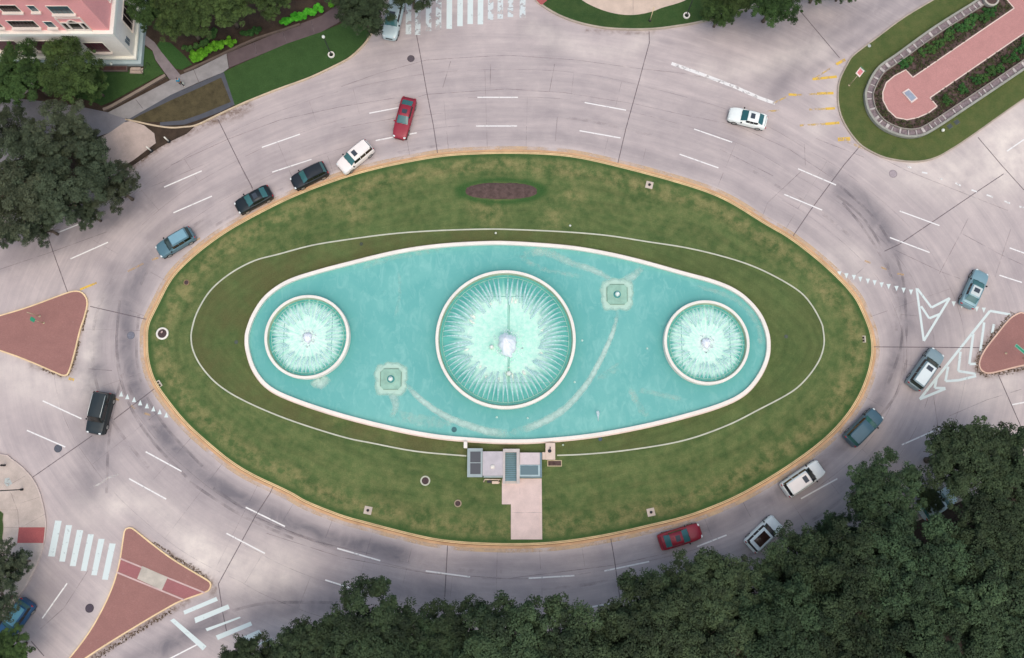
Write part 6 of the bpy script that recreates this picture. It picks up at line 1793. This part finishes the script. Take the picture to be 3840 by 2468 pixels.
for pts, w in ((T(5, 1, (1500, 1370), (1440, 1410), (1380, 1480), (1340, 1540)), .2), (T(5, 2, (1330, 0), (1260, 90), (1190, 190), (1150, 300), (1150, 380), (1210, 405), (1350, 400), (1590, 350)), .22),
               (T(1, 3, (0, 585), (120, 650), (240, 725), (330, 790), (375, 860)), .2), (T(0, 3, (1590, 1100), (1400, 1220), (1200, 1340), (900, 1530)), .25), (T(0, 1, (815, 1350), (770, 1540)), .08),
               (T(0, 2, (740, 100), (690, 300), (640, 410), (560, 420), (400, 360)), .12), (T(0, 3, (1430, 460), (1590, 560)), .12), (T(0, 0, (1470, 1310), (1380, 1420), (1260, 1520)), .35)):
    for x, y in resample(ats(pts), .05, False):
        if random.random() < .8: wd.append((x + random.gauss(0, w * .55), y + random.gauss(0, w * .55), .02))
V, t_ = leaf_cloud(np.array(wd), rng.uniform(.05, .13, len(wd)), rng.random(len(wd)), 16, .035, flat=.45, seed=61)
o = bpy.data.objects.new("weeds", leaf_mesh("weeds", V, t_, leaf_mat("dry weeds", (84, 58, 44), (128, 100, 72)))); COL.objects.link(o)
tag(o, "brown dry weeds growing along the foot of the paved islands' kerbs", "weeds"); o["kind"] = "stuff"

# ================================================================== the walker
def skin(name, joints, edges, mat, parent, sub=2, root=0):
    me_ = bpy.data.meshes.new(name); me_.from_pydata([j[0] for j in joints], edges, [])
    o = bpy.data.objects.new(name, me_); COL.objects.link(o)
    m1 = o.modifiers.new("s", 'SKIN'); m1.use_smooth_shade = True
    lay = me_.skin_vertices[0].data if me_.skin_vertices else None
    if lay is None:
        bm = bmesh.new(); bm.from_mesh(me_); bm.verts.layers.skin.verify(); bm.to_mesh(me_); bm.free(); lay = me_.skin_vertices[0].data
    for i, j in enumerate(joints):
        rr_ = j[1] if isinstance(j[1], tuple) else (j[1], j[1]); lay[i].radius = rr_; lay[i].use_root = (i == root)
    m2 = o.modifiers.new("u", 'SUBSURF'); m2.levels = sub; m2.render_levels = sub
    dg = bpy.context.evaluated_depsgraph_get(); dg.update()
    nm = bpy.data.meshes.new_from_object(o.evaluated_get(dg)); nm.name = name
    bpy.data.objects.remove(o)
    o = bpy.data.objects.new(name, nm); COL.objects.link(o); nm.materials.clear(); nm.materials.append(mat); o.parent = parent
    nm.shade_smooth()
    return o
c = at(686, 322, 0.1)
pr = thing("person", "person in a bright blue shirt and black trousers walking on the footpath corner", "person", (c[0], c[1], LZ + .02), R(125))
SK = M("skin", (196, 146, 124), .6, .03)
J_ = [((0, 0, .96), (.12, .10)), ((0, 0, 1.12), (.12, .09)), ((.02, 0, 1.30), (.16, .10)), ((.03, 0, 1.44), (.12, .08)), ((.04, 0, 1.53), (.055, .055)), ((.06, 0, 1.60), (.075, .085)), ((.065, 0, 1.70), (.08, .095)), ((.06, 0, 1.77), (.05, .06))]
E_ = [(0, 1), (1, 2), (2, 3), (3, 4), (4, 5), (5, 6), (6, 7)]
def addc(base, pts):
    k = base
    for p_ in pts:
        J_.append(p_); E_.append((k, len(J_) - 1)); k = len(J_) - 1
    return k
addc(0, [((.0, .10, .88), .085), ((.20, .11, .50), .055), ((.16, .11, .12), .038), ((.22, .11, .05), .04), ((.34, .12, .04), .03)])
addc(0, [((.0, -.10, .88), .085), ((-.06, -.11, .50), .055), ((-.30, -.11, .20), .038), ((-.30, -.11, .10), .04), ((-.20, -.12, .05), .03)])
for s in (1, -1):
    k = addc(3, [((.03, s * .17, 1.42), .06), ((-.06 * s, s * .23, 1.17), .042), ((.12 - .1 * s, s * .25, .95), .032), ((.16 - .1 * s, s * .25, .87), (.035, .018))])
    for f_i, (dy, L_) in enumerate(((-.03, .075), (-.01, .085), (.01, .08), (.03, .065))):
        addc(k, [((.18 - .1 * s, s * .25 + dy, .80), .009), ((.18 - .1 * s + .01, s * .25 + dy, .80 - L_ * .6), .008), ((.16 - .1 * s, s * .25 + dy, .80 - L_), .007)])
    addc(k, [((.20 - .1 * s, s * .25 - s * .04, .85), .010), ((.22 - .1 * s, s * .25 - s * .045, .81), .008)])
skin("body", J_, E_, SK, pr)
BLU = M("bright blue shirt", (52, 136, 172), .8, .06, 4); BLK = M("black trousers", (26, 26, 30), .8, .05)
Jc = [((0, 0, 1.0), (.145, .125)), ((0, 0, 1.14), (.14, .115)), ((.02, 0, 1.30), (.18, .125)), ((.03, 0, 1.44), (.14, .10)), ((.035, 0, 1.50), (.07, .07)),
      ((.03, .18, 1.42), .078), ((-.04, .23, 1.20), .06), ((.03, -.18, 1.42), .078), ((.05, -.23, 1.20), .06)]
skin("shirt", Jc, [(0, 1), (1, 2), (2, 3), (3, 4), (3, 5), (5, 6), (3, 7), (7, 8)], BLU, pr)
Jt = [((0, 0, .98), (.135, .12)), ((.0, .10, .88), .10), ((.20, .11, .50), .07), ((.16, .11, .14), .055), ((.0, -.10, .88), .10), ((-.06, -.11, .50), .07), ((-.30, -.11, .22), .055)]
skin("trousers", Jt, [(0, 1), (1, 2), (2, 3), (0, 4), (4, 5), (5, 6)], BLK, pr)
skin("hair", [((.03, 0, 1.68), (.085, .09)), ((.045, 0, 1.765), (.088, .095)), ((.05, 0, 1.80), (.05, .06))], [(0, 1), (1, 2)], M("dark hair", (30, 34, 50), .6, .05), pr)
skin("face", [((.135, .03, 1.705), .012), ((.135, -.03, 1.705), .012), ((.15, 0, 1.675), .014), ((.13, 0, 1.64), .012)], [(0, 2), (1, 2), (2, 3)], M("skin shade", (178, 126, 106), .6), pr, 1)
for s, x, z in ((.11, .26, .055), (-.12, -.25, .09)):
    sh = raw("shoe", *box(-.13, .15, -.05, .05, -.045, .05), M("white shoe", (230, 228, 228), .6, 0), pr); sh.location = (x, s, z); bevel_obj(sh, .03, 3)
    if x < 0: sh.rotation_euler = (0, R(35), 0)
t = thing("shopping_bag", "small pale bag hanging beside the walking person", "bag", (pr.location.x + .22, pr.location.y + .03, .62))
bevel_obj(raw("bag", *box(-.12, .12, -.06, .06, -.14, .14), M("pale bag", (196, 204, 196), .7), t), .03)
raw("handle", *tube_v([(-.06, 0, .13), (-.04, 0, .26), (.04, 0, .26), (.06, 0, .13)], .012, 5), M("pale bag", (0, 0, 0)), t)
